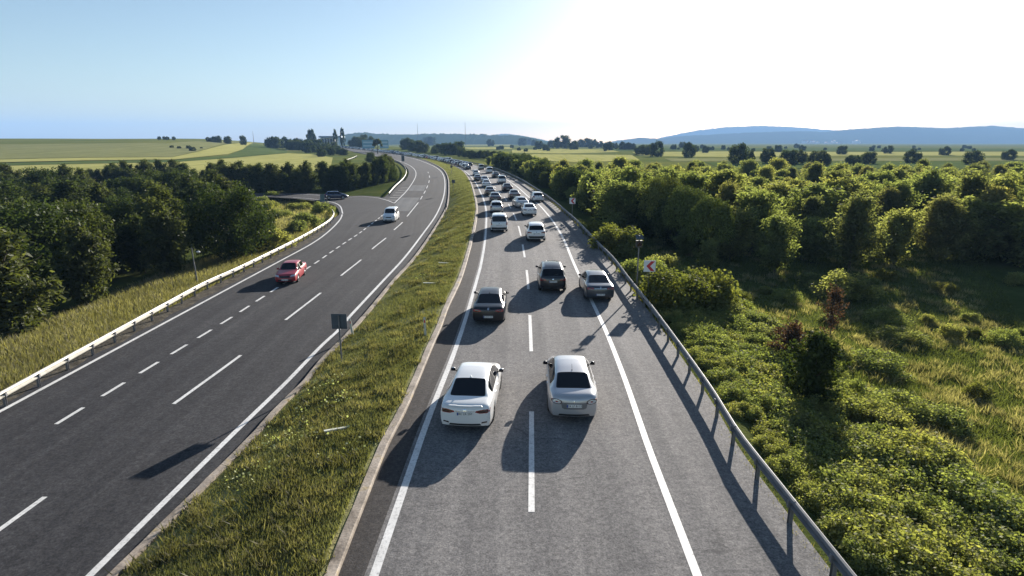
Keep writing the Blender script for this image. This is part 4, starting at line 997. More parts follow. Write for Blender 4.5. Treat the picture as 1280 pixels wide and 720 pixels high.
def delineator(px, py, label, zf=None, h=.95, lean=(0, 0), flat=False, rz=0):
    g = medpoint(px, py)
    t = thing('delineator_post', label, 'delineator', g, rz); m = MB()
    vs = [(a, b, z) for z in (-.15, h - .06, h) for a, b in ((-.06, -.02), (.06, -.02), (.05, .03), (-.05, .03))]
    vs[8:] = [(a, b, z + (.03 if b > 0 else 0)) for a, b, z in vs[8:]]
    m.add(vs, [(i * 4 + k, i * 4 + (k + 1) % 4, i * 4 + 4 + (k + 1) % 4, i * 4 + 4 + k) for i in range(2) for k in range(4)] + [(8, 9, 10, 11), (3, 2, 1, 0)])
    link('body', m.mesh('body', [M['delineator']]), t); link('reflector', MB().box(-.03, .03, -.024, -.0195, h - .25, h - .11).mesh('reflector', [M['red_reflect']]), t)
    t.rotation_euler = (lean[0], lean[1], rz)
delineator(441, 419, 'pale delineator post beside the left kerb behind the square sign', lean=(.0, -.12))
delineator(532, 420, 'greenish delineator post upright in the grass near the right kerb', lean=(.0, -.03))
delineator(441, 533, 'white delineator post lying fallen in the near median grass', lean=(math.radians(86), 0), rz=-1.05)
delineator(546, 354, 'grey delineator post lying in the grass by the right kerb', lean=(math.radians(84), 0), rz=-1.25)
delineator(563, 329, 'pale delineator post lying flat in the taller median grass farther on', lean=(math.radians(84), 0), rz=-1.3)
# small lamp on a post beyond the left guardrail
g = G(247, 353.5, zL); g.z = tz(g.x, g.y)
t = thing('camera_post', 'thin grey post with a small white lamp head on an arm behind the left guardrail', 'lamp post', g)
hh = 3.0; link('post', MB().tube((0, 0, -.3), (-.08, 0, 1.9), .06, .055, 10).tube((-.08, 0, 1.9), (-.10, 0, hh), .045, .04, 10).mesh('post', [M['zinc']]), t)
a = link('arm', MB().tube((-.10, 0, hh - .25), (.30, -.05, hh - .28), .018, n=8).mesh('arm', [M['zinc']]), t)
m = MB(); bm = bmesh.new(); bmesh.ops.create_uvsphere(bm, u_segments=14, v_segments=10, radius=1); bm.verts.ensure_lookup_table()
m.add([(.40 + v.co.x * .15, -.05 + v.co.y * .10, hh - .32 + v.co.z * .085) for v in bm.verts], [tuple(v.index for v in f.verts) for f in bm.faces]); bm.free(); link('lamp_head', m.mesh('lamp_head', [M['white_plastic']], True), t)
M['sign_slate'] = mat('sign_slate', (.13, .19, .19), .5)
# tall narrow board by the slip road
g = G(403.5, 254, zL); t = thing('direction_sign', 'pale green narrow sign panel on two posts beside the blue hatchback', 'road sign', (g.x, g.y, tz(g.x, g.y)), .5)
link('panel', MB().box(-.38, .38, -.02, .02, 1.1, 2.4).mesh('panel', [M['sign_slate']]), t)
for s in (-1, 1): link('post', MB().tube((s * .28, .05, -.3), (s * .28, .05, 2.4), .035, n=8).mesh('post', [M['post_steel']]), t)
g = G(409.5, 262, zL); t = thing('delineator_post', 'thin grey pole standing inside the slip road guardrail bend', 'pole', (g.x, g.y, tz(g.x, g.y)))
link('pole', MB().tube((0, 0, -.3), (0, 0, 2.5), .035, n=8).mesh('pole', [M['post_steel']]), t); link('cap', MB().box(-.06, .06, -.06, .06, 2.45, 2.55).mesh('cap', [M['white_plastic']]), t)
g = G(336, 234, zL); g.z = tz(g.x, g.y); t = thing('delineator_post', 'small white marker post in front of the dark pine row', 'marker post', g)
link('body', MB().tube((0, 0, -.3), (0, 0, 1.3), .16, .14, 10).mesh('body', [M['white_plastic']]), t); link('base', MB().tube((0, 0, -.2), (0, 0, .12), .3, .25, 10).mesh('base', [M['stone']]), t)
g = G(504, 206, zL); t = thing('road_sign', 'dark tall road sign behind the gore guardrail beside the shoulder', 'road sign', g)
link('post', MB().tube((0, 0, -.3), (0, 0, 3.0), .06, n=8).mesh('post', [M['post_steel']]), t); link('panel', MB().box(-.6, .6, -.03, .03, 1.4, 3.6).mesh('panel', [M['sign_back']]), t)
for px in (444.5, 477.5):
    pass
# two large direction boards over the verge of the far road
for (px, pw, ph, lab) in ((463, 14.5, 9.0, 'large pale blue direction board on posts, left one of two beyond the bend'), (482.5, 10.5, 9.0, 'large pale blue direction board on posts, right one of two beyond the bend')):
    D = 470.; sc = D * 1.0 / F; x = (px - 640) * sc * 1.0 / 1.0 * .985; zt = CAM_H + (178 - 175) * sc
    zb = CAM_H + (178 - 185.0) * sc; g0 = tz(x, D); t = thing('direction_board', lab, 'road sign', (x, D, g0), .1); w = pw * sc / 2
    pn = link('panel', MB().box(-w, w, -.08, .0, zb - g0, zt - g0).mesh('panel', [M['sign_teal']]), t); m = MB()
    H_ = zt - zb
    for k in (.30, .70): m.box(-w * .85, w * .85, -.10, -.082, zb - g0 + H_ * k - H_ * .10, zb - g0 + H_ * k + H_ * .10)
    link('light_band', m.mesh('light_band', [mat('sign_band', (.42, .55, .60), .5)]), pn)
    for s in (-1, 1): link('post', MB().tube((s * w * .6, .12, -.5), (s * w * .6, .12, zt - g0), .14, n=8).mesh('post', [M['post_steel']]), t)
# low service station on the crest at the far left
D = 720.; sc = D / F; x = (420.5 - 640) * sc; g0 = tz(x, D); t = thing('service_station', 'low white building with a flat blue roof on the far left crest', 'building', (x, D, g0))
zt = CAM_H + (178 - 170.5) * sc - g0; w = 12.5 * sc
link('wall', MB().box(-w, w * .2, 0, 12, -1.0, zt - 1.9).mesh('wall', [M['wall_white']]), t)
link('roof', MB().box(-w - 1, w + 1, -3, 14, zt - 1.9, zt).mesh('roof', [M['roof_blue']]), t)
for k in range(4): wd = link('window', MB().box(-w + 1.5 + k * 3.4, -w + 3.9 + k * 3.4, -.06, -.01, .8, zt - 3.2).mesh('window', [M['glass']]), t)
for k in range(3): link('column', MB().tube((w * (.35 + .3 * k), 1, -1), (w * (.35 + .3 * k), 1, zt - 1.85), .3, n=10).mesh('column', [M['wall_white']]), t)
def mast(px, pt, D, label, group=None, s=1.):
    sc = D / F; x = (px - 640) * sc; g0 = tz(x, D) if D < 2000 else 10; h = CAM_H + (178 - pt) * sc - g0; t = thing('radio_mast', label, 'mast', (x, D, g0), 0, group); m = MB(); b = .035 * h * .5; m2 = MB()
    P = lambda a, z: (b * (1 - z / h * .85) * math.cos(a), b * (1 - z / h * .85) * math.sin(a), z)
    for k in range(3): a = k * 2.094; m.tube(P(a, -1), P(a, h * .98), .16 * s, .12 * s, 5)
    n = 14
    for i in range(n):
        for k in range(3): m2.tube(P(k * 2.094, h * .97 * i / n), P((k + 1) * 2.094, h * .97 * (i + 1) / n), .07 * s, n=4)
    link('lattice', m.mesh('lattice', [M['post_steel']]), t); link('brace', m2.mesh('brace', [M['post_steel']]), t); link('aerial', MB().tube((0, 0, h * .95), (0, 0, h * 1.06), .1 * s, n=5).mesh('aerial', [M['post_steel']]), t)
mast(526, 157, 1500, 'thin radio mast above the far wooded hills, left of the two', s=1.6)
mast(583.5, 154.5, 1500, 'thin radio mast above the far wooded hills, right of the two', s=1.6)
mast(327, 165.5, 700, 'thin mast standing on the left field crest', s=.9)
# village on the foot of the right mountains
for i in range(24):
    px = 958 + R.random() * 62; py = 183 - R.random() * 5; D = 4250 + R.random() * 300; sc = D / F; x = (px - 640) * sc; z = CAM_H + (178 - py) * sc
    z = max(-3, min(z, 14)) ; w, dp, h = 9 + R.random() * 8, 9, 8 + R.random() * 9
    t = thing('house', 'tiny white house in the village at the foot of the blue mountains', 'house', (x, D - 420, z), R.random() * 3, 'far village houses')
    link('wall', MB().box(-w, w, -dp, dp, -4, h).mesh('wall', [M['wall_white']]), t)
    link('roof', MB().add([(-w - .5, -dp - .5, h + .02), (w + .5, -dp - .5, h + .02), (w + .5, dp + .5, h + .02), (-w - .5, dp + .5, h + .02), (-w, 0, h + 4), (w, 0, h + 4)], [(0, 1, 5, 4), (2, 3, 4, 5), (0, 4, 3), (1, 2, 5), (3, 2, 1, 0)]).mesh('roof', [M['roof_tile']]), t)

# ------------------------------------------------------------------ vegetation
def leaves(P, size, seed, up=.3, asp=1.7, mat_=None, tint=None, name='crown', nrm=None):
    """leaf sprays: one bent diamond per point"""
    r = np.random.default_rng(seed); n = len(P)
    a = r.normal(size=(n, 3)); a[:, 2] += up
    if nrm is not None: a = a * .62 + nrm * .8
    a /= np.linalg.norm(a, axis=1)[:, None]
    b = np.cross(a, r.normal(size=(n, 3))); b /= np.linalg.norm(b, axis=1)[:, None]; c = np.cross(a, b)
    s = (size * (.55 + .9 * r.random(n)))[:, None] / 2
    V = np.stack([P - b * s * asp, P + c * s - a * s * .25, P + b * s * asp, P - c * s - a * s * .25], 1)
    t = np.clip(r.normal(.5, .24, n) if tint is None else tint + r.normal(0, .16, n), 0, 1)
    return fastmesh(name, V, 4, mat_, attr=t)
def clumps(kind, K, seed):
    """clump centres and radii of a crown of unit height (z 0..1) and unit radius"""
    r = np.random.default_rng(seed); C = []
    for k in range(K):
        u = r.random(); a = r.random() * 6.283
        if kind == 'round':
            z = .12 + .84 * u; rad = math.sqrt(max(0, 1 - ((z - .50) / .53) ** 2)); q = rad * (.35 + .62 * r.random() ** .6); s = .20 + .14 * r.random()
        elif kind == 'cone':
            z = .04 + .93 * u ** 1.15; rad = (1 - z) ** .75 * .95 + .06; q = rad * (.35 + .6 * r.random() ** .5); s = (.12 + .16 * (1 - z)) * (.8 + .5 * r.random())
        elif kind == 'column':
            z = .03 + .95 * u; rad = .9 * math.sin(math.pi * min(1, .12 + z * .86)) ** .6; q = rad * (.3 + .7 * r.random() ** .6); s = .16 + .13 * r.random()
        elif kind == 'dome':
            z = .45 + .5 * u; rad = math.sqrt(max(0, 1 - ((z - .30) / .70) ** 2)); q = rad * (.90 + .1 * r.random()); s = .16 + .08 * r.random()
        elif kind == 'feather':
            z = .04 + .95 * u; rad = (.55 + 1.1 * z if z < .38 else 1.55 * (1 - z) ** .72 + .04) * (.85 + .3 * r.random()); rad = min(rad, 1.05); q = rad * (.25 + .75 * r.random() ** .55); s = .085 + .085 * r.random()
        else:  # bush
            z = .10 + .75 * u; rad = math.sqrt(max(0, 1 - (z / .98) ** 2)); q = rad * (.3 + .7 * r.random() ** .6); s = .20 + .15 * r.random()
        C.append((q * math.cos(a), q * math.sin(a), z, s, r.random()))
    return np.array(C)
def crown_pts(kind, K, n, seed, h, w, fuzz=1.0):
    fuzz *= 1.12; C = clumps(kind, K, seed); r = np.random.default_rng(seed + 99); k = r.integers(0, K, n); d = r.normal(size=(n, 3)); d /= np.linalg.norm(d, axis=1)[:, None]
    rad = (r.random(n) ** .45)[:, None] * C[k, 3][:, None] * fuzz; off = d * rad; off[:, 2] *= .75 * min(1.6, w / h * 1.6)
    if kind in ('cone', 'column'): off[:, 2] += .05 * np.abs(r.normal(size=n))
    if kind == 'feather': off[:, 2] = off[:, 2] * 1.5 + .03 * np.abs(r.normal(size=n))
    P = C[k, :3] + off; P[:, 0] *= w; P[:, 1] *= w; P[:, 2] *= h; tint = .30 + .4 * C[k, 4]
    return P, tint, d
def branchy(nb, n, seed, h, w, spread=1.0, low=.04, point=False):
    """feathery crown: sprays along rising branches, ragged outline with gaps"""
    r = np.random.default_rng(seed); z0 = low + (.80 - low) * r.random(nb) ** 1.1; az = r.random(nb) * 6.283
    prof = np.where(z0 < .25, .75 + z0, (1 - z0) ** .7 * 1.18 + .05); l = prof * (.30 + 1.0 * r.random(nb) ** .8); el = np.radians(12 + 50 * r.random(nb)) + z0 * .6
    if point: prof = (1 - z0) * 1.25 + .06; l = prof * (.45 + .75 * r.random(nb)); el = np.radians(8 + 34 * r.random(nb)) + z0 * .8
    k = r.integers(0, nb, n); t = r.random(n) ** .62; s = (.025 + .080 * np.sin(np.pi * np.clip(t * .92, 0, 1))) * (.7 + .6 * r.random(nb))[k]
    d = r.normal(size=(n, 3)); lw = l[k] * t
    P = np.stack([np.cos(az[k]) * lw * np.cos(el[k]) * w, np.sin(az[k]) * lw * np.cos(el[k]) * w, (z0[k] * h + lw * np.sin(el[k]) * w * 1.25)], 1) + d * s[:, None] * w * 1.25 * spread
    P[:, 2] = np.clip(P[:, 2], .02, None); P[:, 2] *= h / np.quantile(P[:, 2], .985)
    tint = .28 + .44 * r.random(nb)[k]; dd = d / np.linalg.norm(d, axis=1)[:, None]; return P, tint, dd
def trunk_mesh(h, r, seed, limbs=6, top=.8, w=1.):
    q = random.Random(seed); m = MB(); p = Vector((0, 0, -.4)); n = 5
    for i in range(n):
        nx = Vector((q.uniform(-.05, .05) * h * .4, q.uniform(-.05, .05) * h * .4, -.4 + (h * top + .4) * (i + 1) / n)); m.tube(p, nx, r * (1 - i / n * .8), r * (1 - (i + 1) / n * .8), 7); p = nx
    for k in range(limbs):
        z = h * (.25 + .5 * k / limbs); a = q.random() * 6.283; l = w * q.uniform(.5, .85); s = Vector((0, 0, z)); e = s + Vector((math.cos(a) * l, math.sin(a) * l, l * .5 + h * .06)); mid = s.lerp(e, .5) + Vector((0, 0, -.05 * l)); m.tube(s, mid, r * .45, r * .3, 5); m.tube(mid, e, r * .3, r * .08, 5)
    return m.mesh('trunk', [M['bark']], True)
PROTO = {}
def proto(key, kind, h, w, n, K, size, mt, seed, base=.0, asp=1.7, fuzz=1., limbs=6, tr=.11, dense_core=True):
    if kind in ('feather', 'spire'): P, t, d = branchy(K, n, seed, h, w, point=kind == 'spire'); d = d * .35
    else: P, t, d = crown_pts(kind, K, n, seed, h * (1 - base), w, fuzz); P[:, 2] += h * base; d = d * .55
    PROTO.setdefault(key, []).append((leaves(P, size, seed, mat_=M[mt], tint=t, asp=asp, nrm=d), trunk_mesh(h, tr, seed, limbs, .85, w), h))
for i in range(6): proto('grove', 'feather', 6.0, 3.3, 12500, 40 + 7 * i, .125, 'leaf_mid', 10 + i, .0, 2.6, 1.0)
for i in range(3): proto('spire', 'spire', 7.0, 3.0, 12500, 70 + 9 * i, .12, 'leaf_olive' if i != 1 else 'leaf_mid', 110 + i, .0, 2.6, 1.0)
for i in range(3): proto('pine', 'feather', 5.5, 2.2, 13000, 80, .105, 'leaf_pine', 20 + i, .0, 2.6, 1.0)
for i in range(3): proto('round', 'round', 6.0, 3.0, 15000, 60, .135, 'leaf_dark', 30 + i, .0, 1.6)
for i in range(3): proto('far', 'round', 9.0, 4.8, 5500, 60, .42, 'leaf_far', 40 + i, -.06, 1.5)
for i in range(2): proto('farpine', 'column', 9.0, 3.2, 2000, 34, .5, 'leaf_far', 45 + i, .05, 1.7)
for i in range(4): proto('bush', 'bush', 1.5, 1.15, 6000, 34, .065, 'leaf_mid', 50 + i, 0, 1.6, limbs=4, tr=.04)
for i in range(4): proto('bright', 'bush', 1.15, 1.25, 6500, 36, .062, 'leaf_bright', 60 + i, 0, 1.5, limbs=4, tr=.03)
for i in range(2): proto('yellow', 'bush', 1.7, 1.3, 6000, 34, .075, 'leaf_yellow', 70 + i, 0, 1.6, limbs=4, tr=.04)
proto('dome', 'dome', 6.0, 3.2, 16000, 160, .14, 'leaf_rim', 80, .02, 1.5); proto('dome', 'dome', 6.0, 3.2, 16000, 160, .14, 'leaf_rim', 81, .02, 1.5)
proto('red', 'feather', 2.3, 1.1, 3200, 40, .07, 'leaf_red', 90, .05, 1.6, .8, 8, .04); proto('sapling', 'feather', 2.6, .9, 1300, 26, .07, 'leaf_red', 91, .15, 1.6, .8, 7, .035)
proto('shrub', 'feather', 3.2, 1.25, 9000, 60, .085, 'leaf_dark', 92, .03, 1.7, 1, 7, .06)
proto('big', 'round', 7.0, 4.4, 22000, 80, .15, 'leaf_dark', 95, .0, 1.5, limbs=9, tr=.2); proto('big', 'round', 7.0, 4.4, 22000, 80, .15, 'leaf_dark', 96, .0, 1.5, limbs=9, tr=.2)
proto('umbrella', 'dome', 6.0, 2.2, 900, 24, .6, 'leaf_pine', 97, .3, 1.5, limbs=5, tr=.28)
vr = random.Random(3)
def plant(key, x, d, h, name, label, cat, group=None, wide=1., z=None, trunk=True, vi=None):
    L_ = PROTO[key]; cm, tm, h0 = L_[vr.randrange(len(L_)) if vi is None else vi % len(L_)]; s = h / h0
    t = thing(name, label, cat, (x, d, (tz(x, d) if z is None else z) - .05), vr.random() * 6.283, group); t.scale = (s * wide, s * wide, s)
    link('crown' if 'bush' not in name and 'shrub' not in name else 'foliage', cm, t)
    if trunk: link('trunk' if 'bush' not in name and 'shrub' not in name else 'stem', tm, t)
    return t
def pix(px, py, hpx=None):
    g = GT(px, py); s = math.hypot(g.y * CP, 0) + 2; return g, (hpx or 0) * s / F
# --- plantation right of the guardrail
def hull(poly):
    def f(x, y):
        c = False; j = len(poly) - 1
        for i in range(len(poly)):
            a, b = poly[i], poly[j]
            if (a[1] > y) != (b[1] > y) and x < (b[0] - a[0]) * (y - a[1]) / (b[1] - a[1]) + a[0]: c = not c
            j = i
        return c
    return f
def scatter(poly, n, mind, seed):
    q = random.Random(seed); f = hull(poly); xs = [p[0] for p in poly]; ys = [p[1] for p in poly]; out = []; tries = 0
    while len(out) < n and tries < 40000:
        tries += 1; x, y = q.uniform(min(xs), max(xs)), q.uniform(min(ys), max(ys)); md = mind(y) if callable(mind) else mind
        if f(x, y) and all((x - a) ** 2 + (y - b) ** 2 > md * md for a, b in out): out.append((x, y))
    return out
rx = lambda d, o: (float(EDGE_R(d)) + o, d)
front = [GT(px, py)[:2] for px, py in ((762, 297), (800, 318), (850, 338), (900, 344), (960, 346), (1020, 343), (1072, 338), (1180, 336), (1400, 336))]
grove = [rx(82, 7)] + [tuple(p) for p in front] + [(120, 60), (150, 120), (60, 150), (40, 165)] + [rx(150, 12), rx(120, 8)]
RG = 'plantation trees right of the road'
DOMES = []
for px, pt, D in ((829, 224, 66.), (858, 235, 60.), (887, 249, 54.)):
    x = (px - 640) * (D * CP + 2) / F; zt = CAM_H - (pt - 178) * (D + 2) / F / 1.06; DOMES.append((x, D, zt - tz(x, D)))
def hides(x, d):
    for a, b, h in DOMES:
        u = Vector((a, b)).normalized(); w_ = Vector((x - a, d - b)); al = -w_.dot(u); pe = (w_ + u * al).length
        if -2.6 < al < 12 and pe < 2.3: return True
    return False
for x, d in scatter(grove, 292, lambda y: 2.9 if y < 72 else 4.0, 1):
    if hides(x, d): continue
    lin = d < 62
    if vr.random() < .18 and d > 60: plant('round', x, d, vr.uniform(4.2, 5.6) * (1 if d < 85 else .8), 'broadleaf_tree', 'dark round leafy tree among the feathery plantation trees', 'tree', RG + ', round')
    elif vr.random() < .42: plant('spire', x, d, vr.uniform(5.6, 8.2) * (.85 if d < 58 else (.95 if d < 85 else .85)), 'plantation_tree', 'pointed olive green tree in the dense plantation beyond the right guardrail', 'tree', RG + ', pointed', wide=vr.uniform(.9, 1.5), trunk=d < 90)
    else: plant('grove', x, d, vr.uniform(4.8, 8.0) * (.80 if d < 58 else (.92 if d < 85 else .78)), 'plantation_tree', 'feathery green tree in the dense plantation beyond the right guardrail', 'tree', RG + ', feathery', wide=vr.uniform(1.0, 1.55), trunk=d < 90)
# belt along the far right shoulder
RB = 'trees along the far right shoulder'
for d in np.arange(60, 240, 3.8):
    for k in range(2):
        o = 6.0 + k * 4.5 + vr.uniform(-1.2, 1.8); dd = d + vr.uniform(-1.5, 1.5)
        if d < 78 and k == 0: continue
        plant('round' if vr.random() < .6 else 'grove', float(EDGE_R(dd)) + o, dd, vr.uniform(2.6, 5.6), 'verge_tree', 'leafy tree in the belt beside the far right shoulder', 'tree', RB, wide=vr.uniform(.9, 1.2), trunk=d < 120)
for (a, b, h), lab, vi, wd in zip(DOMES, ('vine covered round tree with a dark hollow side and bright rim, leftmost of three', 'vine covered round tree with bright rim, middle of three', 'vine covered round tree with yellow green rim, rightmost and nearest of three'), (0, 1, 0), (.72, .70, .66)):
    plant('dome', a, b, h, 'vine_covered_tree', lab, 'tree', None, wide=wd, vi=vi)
    plant('grove', a - .9, b - 3.2, 2.6, 'plantation_tree', 'feathery green tree in the dense plantation beyond the right guardrail', 'tree', RG + ', feathery')
# --- single bushes on the right verge
for (key, px, py, hp, wd, nm, lab) in (
    ('yellow', 846, 391, 54, 1.25, 'bush', 'broad green bush right of the nearer chevron sign'),
    ('yellow', 880, 394, 54, 1.05, 'bush', 'yellowish green bush casting a dark shadow right of the chevron bush'),
    ('yellow', 773, 318, 36, 1.3, 'bush', 'olive yellow bush behind the guardrail left of the flasher pole'),
    ('yellow', 752, 300, 24, 1.2, 'bush', 'small yellow green bush at the guardrail above the flasher pole'),
    ('bright', 806, 352, 26, 1.2, 'bush', 'small light bush at the foot of the flasher pole'),
    ('bush', 826, 352, 34, 1.0, 'bush', 'grey green bush just behind the nearer chevron sign'),
    ('shrub', 1012, 512, 98, 1.15, 'shrub', 'tall dark green shrub standing alone in the right meadow'),
    ('red', 984, 458, 58, 1.2, 'shrub', 'reddish brown shrub left of the tall dark shrub'),
    ('sapling', 1036, 421, 66, 1.1, 'shrub', 'thin sparse reddish sapling in the right meadow'),
    ('bush', 955, 428, 22, 1.6, 'bush', 'low green bush in the meadow left of the reddish shrub'),
    ('bush', 905, 402, 26, 1.5, 'bush', 'low dark bush below the yellowish bush'),
    ('bush', 1058, 375, 34, 1.4, 'bush', 'low bush in the meadow near the right side of the trees'),
    ('bush', 1000, 560, 40, 1.6, 'bush', 'low bush in front of the tall dark shrub')):
    g, h = pix(px, py, hp); plant(key, g.x, g.y, h, nm, lab, 'bush' if nm == 'bush' else 'shrub', None, wide=wd)
BR = 'bramble bushes along the right guardrail'
for d in np.arange(7.5, 46, .66):
    for k in range(6):
        o = 1.25 + k * 1.05 + vr.uniform(-.25, .45); dd = d + vr.uniform(-.4, .4)
        if k >= 3 and vr.random() < .35 + .3 * (k == 4): continue
        if d > 36 and vr.random() < .5: continue
        x = float(EDGE_R(dd)) + o
        plant('bright' if vr.random() < .85 else 'bush', x, dd, vr.uniform(.45, .58) if k == 0 else vr.uniform(.7, 1.0), 'bramble_bush', 'low bright green bramble bush in the dense strip behind the right guardrail', 'bush', BR, wide=vr.uniform(1.1, 1.45), trunk=False)
MS = 'scrub bushes in the right meadow'
for x, d in scatter([rx(9, 6.5), rx(20, 6.5), rx(34, 6.5), rx(44, 5), tuple(GT(900, 356)[:2]), tuple(GT(1060, 352)[:2]), tuple(GT(1400, 350)[:2]), (60, 22), (22, 9)], 95, 1.5, 21):
    k_ = vr.random(); key = 'bush' if k_ < .45 else ('bright' if k_ < .8 else 'yellow')
    plant(key, x, d, vr.uniform(.4, .95), 'scrub_bush', 'low loose scrub bush scattered in the grassy right meadow', 'bush', MS, wide=vr.uniform(1.0, 1.9), trunk=False)
# --- left side
LG = 'dark trees on the left bank'
left = [GT(px, py)[:2] for px, py in ((-160, 480), (60, 415), (150, 382), (208, 357), (262, 338), (288, 330), (306, 306), (292, 262))] + [(-75, 112), (-120, 112), (-110, 40)]
for x, d in scatter([tuple(p) for p in left], 120, lambda y: 2.9, 4):
    plant('pine' if vr.random() < .72 else 'round', x, d, vr.uniform(4.8, 7.0), 'bank_tree', 'dark green bushy tree in the thicket left of the slip road', 'tree', LG, wide=vr.uniform(1.0, 1.35))
for (px, py, hp, wd, lab, vi) in ((288, 322, 82, 1.0, 'large rounded dark tree behind the left guardrail, lit on its right flank', 0), (326, 302, 38, .8, 'rounded green tree right of the large dark tree behind the guardrail', 1)):
    g, h = pix(px, py, hp); plant('big', g.x, g.y, h, 'broadleaf_tree', lab, 'tree', None, wide=wd, vi=vi)
for (key, px, py, hp, wd, lab) in (
    ('bush', 385, 286, 20, 1.2, 'dark bush inside the bend of the slip road guardrail'), ('bush', 404, 268, 15, 1.3, 'light green topped bush at the tip of the guardrail bend'),
    ('bush', 372, 291, 15, 1.2, 'low dark bush left of the bush in the guardrail bend'), ('bright', 350, 272, 10, 1.6, 'sunlit pale green bush on the bank below the slip road'),
    ('bush', 342, 312, 24, 1.3, 'small dark bush beside the pale guardrail'), ('bright', 334, 262, 10, 1.6, 'sunlit bush on the bank right of the dark thicket'), ('bush', 328, 258, 12, 1.4, 'small round bush just below the slip road'),
    ('bush', 341, 250, 11, 1.3, 'tiny dark bush at the near edge of the slip road'), ('bright', 376, 262, 8, 2.0, 'grassy green bush on the sunlit bank inside the bend')):
    g, h = pix(px, py, hp); plant(key, g.x, g.y, h, 'bush', lab, 'bush', None, wide=wd)
# pine row behind the slip road
PR = 'pine row behind the slip road'
row = [G(x, y, zL) for x, y in ((100, 236), (208, 234), (300, 236), (360, 238), (420, 236), (470, 230), (492, 222))]
row = resample(row, 2.5)
for i, p in enumerate(row):
    for k in range(2):
        x, d = p.x + vr.uniform(-.8, .8) - k * 1.5, p.y + k * 5 + vr.uniform(0, 3)
        plant('pine', x, d, vr.uniform(3.8, 6.2), 'pine_tree', 'dark pine in the row between the slip road and the wheat field', 'tree', PR, wide=vr.uniform(1.0, 1.4), trunk=True)
def ftree(key, px, py, hp, name, label, group=None, wide=1., D=None):
    if D: x = (px - 640) * D / F; g = Vector((x, D, tz(x, D))); h = max(3., CAM_H + (178 - (py - hp)) * D / F - g.z)
    else: g, h = pix(px, py, hp)
    return plant(key, g.x, g.y, h, name, label, 'tree', group, wide=wide)
ftree('far', 267, 214, 9, 'lone_tree', 'single small round tree in front of the yellow wheat field', wide=.9)
for px, py, hp, w in ((489, 227, 18, 1.2), (481, 224, 12, 1.0)): ftree('round', px, py, hp, 'broadleaf_tree', 'round dark tree beside the far side of the slip road gore, %s of a pair' % ('larger' if hp > 15 else 'smaller'), None, w)
ftree('round', 463, 203.5, 12, 'broadleaf_tree', 'round dark tree at the far side road below the direction boards', None, 1.2)
CRL = 'round trees on the left crest'
for px in (213, 219, 223, 230.5, 272, 278, 284, 295.5): ftree('far', px, 178, 6 + vr.random() * 1.5, 'crest_tree', 'small round dark tree on the skyline of the left field', CRL, 1.0, 560.)
for px, py, hp in ((215, 185, 3), (224, 186, 3), (236, 186, 4), (241, 189, 5), (252, 186, 2)): ftree('far', px, py, hp, 'hedge_tree', 'low dark tree in the hedge across the upper left field', 'hedge trees in the upper left field', 1.5)
ftree('far', 314, 177.5, 7, 'crest_tree', 'thin single tree beside the mast on the left crest', None, .7, 560.)
CL = 'tree clump left of the service station'
for i in range(34):
    px = 338 + 80 * vr.random() ** .9; u = (px - 338) / 80; py = 183 + 12 * u * vr.random() + 2; ftree('far' if vr.random() < .7 else 'farpine', px, py, 9 + 5 * vr.random() - 3 * abs(u - .3), 'clump_tree', 'dark leafy tree in the clump on the far left slope', CL, 1.1)
for px in (395, 399): ftree('farpine', px, 178, 13 + vr.random() * 2, 'poplar_tree', 'tall slim poplar behind the far left clump', 'slim poplars behind the far left clump', .6, 600.)
for px, hp in ((426, 15), (435, 16.5)): ftree('farpine', px, 179, hp, 'poplar_tree', 'narrow dark poplar beside the service station, %s' % ('right one' if px > 430 else 'left one behind the roof'), None, .45, 700.)
FL = 'trees lining the far road'
for px, py, hp, w in ((408, 190, 9, 1.2), (414, 193, 9, 1.3), (420, 193, 10, 1.3), (426, 194, 8, 1.3), (431, 194, 7, 1.2), (402, 196, 9, 1.3)): ftree('far', px, py, hp, 'roadside_tree', 'dark bushy tree left of the far road below the service station', 'trees left of the far road', w)
for px, py, hp, w in ((442, 184, 10, 1.2), (447, 184, 12, 1.2), (452, 185, 12, 1.2), (458, 184, 14, 1.3), (454, 186, 9, 1.2), (481, 177, 9, 1.2), (473, 178, 8, 1.0), (508, 187, 13, 1.1), (512, 187, 12, 1.1), (517, 189, 12, 1.3), (522, 190, 13, 1.3), (528, 191, 13, 1.2), (533, 181, 9, 1.3), (538, 182, 10, 1.4), (543, 192, 7, 1.2), (547, 191, 10, 1.2), (553, 190, 10, 1.1), (558, 192, 12, 1.2), (563, 194, 14, 1.2), (568, 194, 12, 1.2), (573, 192, 14, 1.2), (577, 196, 10, 1.2), (584, 197, 8, 1.3), (590, 198, 9, 1.3), (596, 198, 8, 1.3), (602, 198, 9, 1.2), (608, 199, 10, 1.2), (613, 183, 8, 1.2), (618, 200, 10, 1.2), (625, 201, 11, 1.2)):
    ftree('far', px, py, hp, 'roadside_tree', 'dark leafy tree on the right side of the far road behind the queue', FL, w)
ftree('umbrella', 472.5, 193, 18, 'umbrella_tree', 'slim tree with a bare straight trunk and high crown between the two direction boards', None, .8)
FT = 'round field trees right of the road'
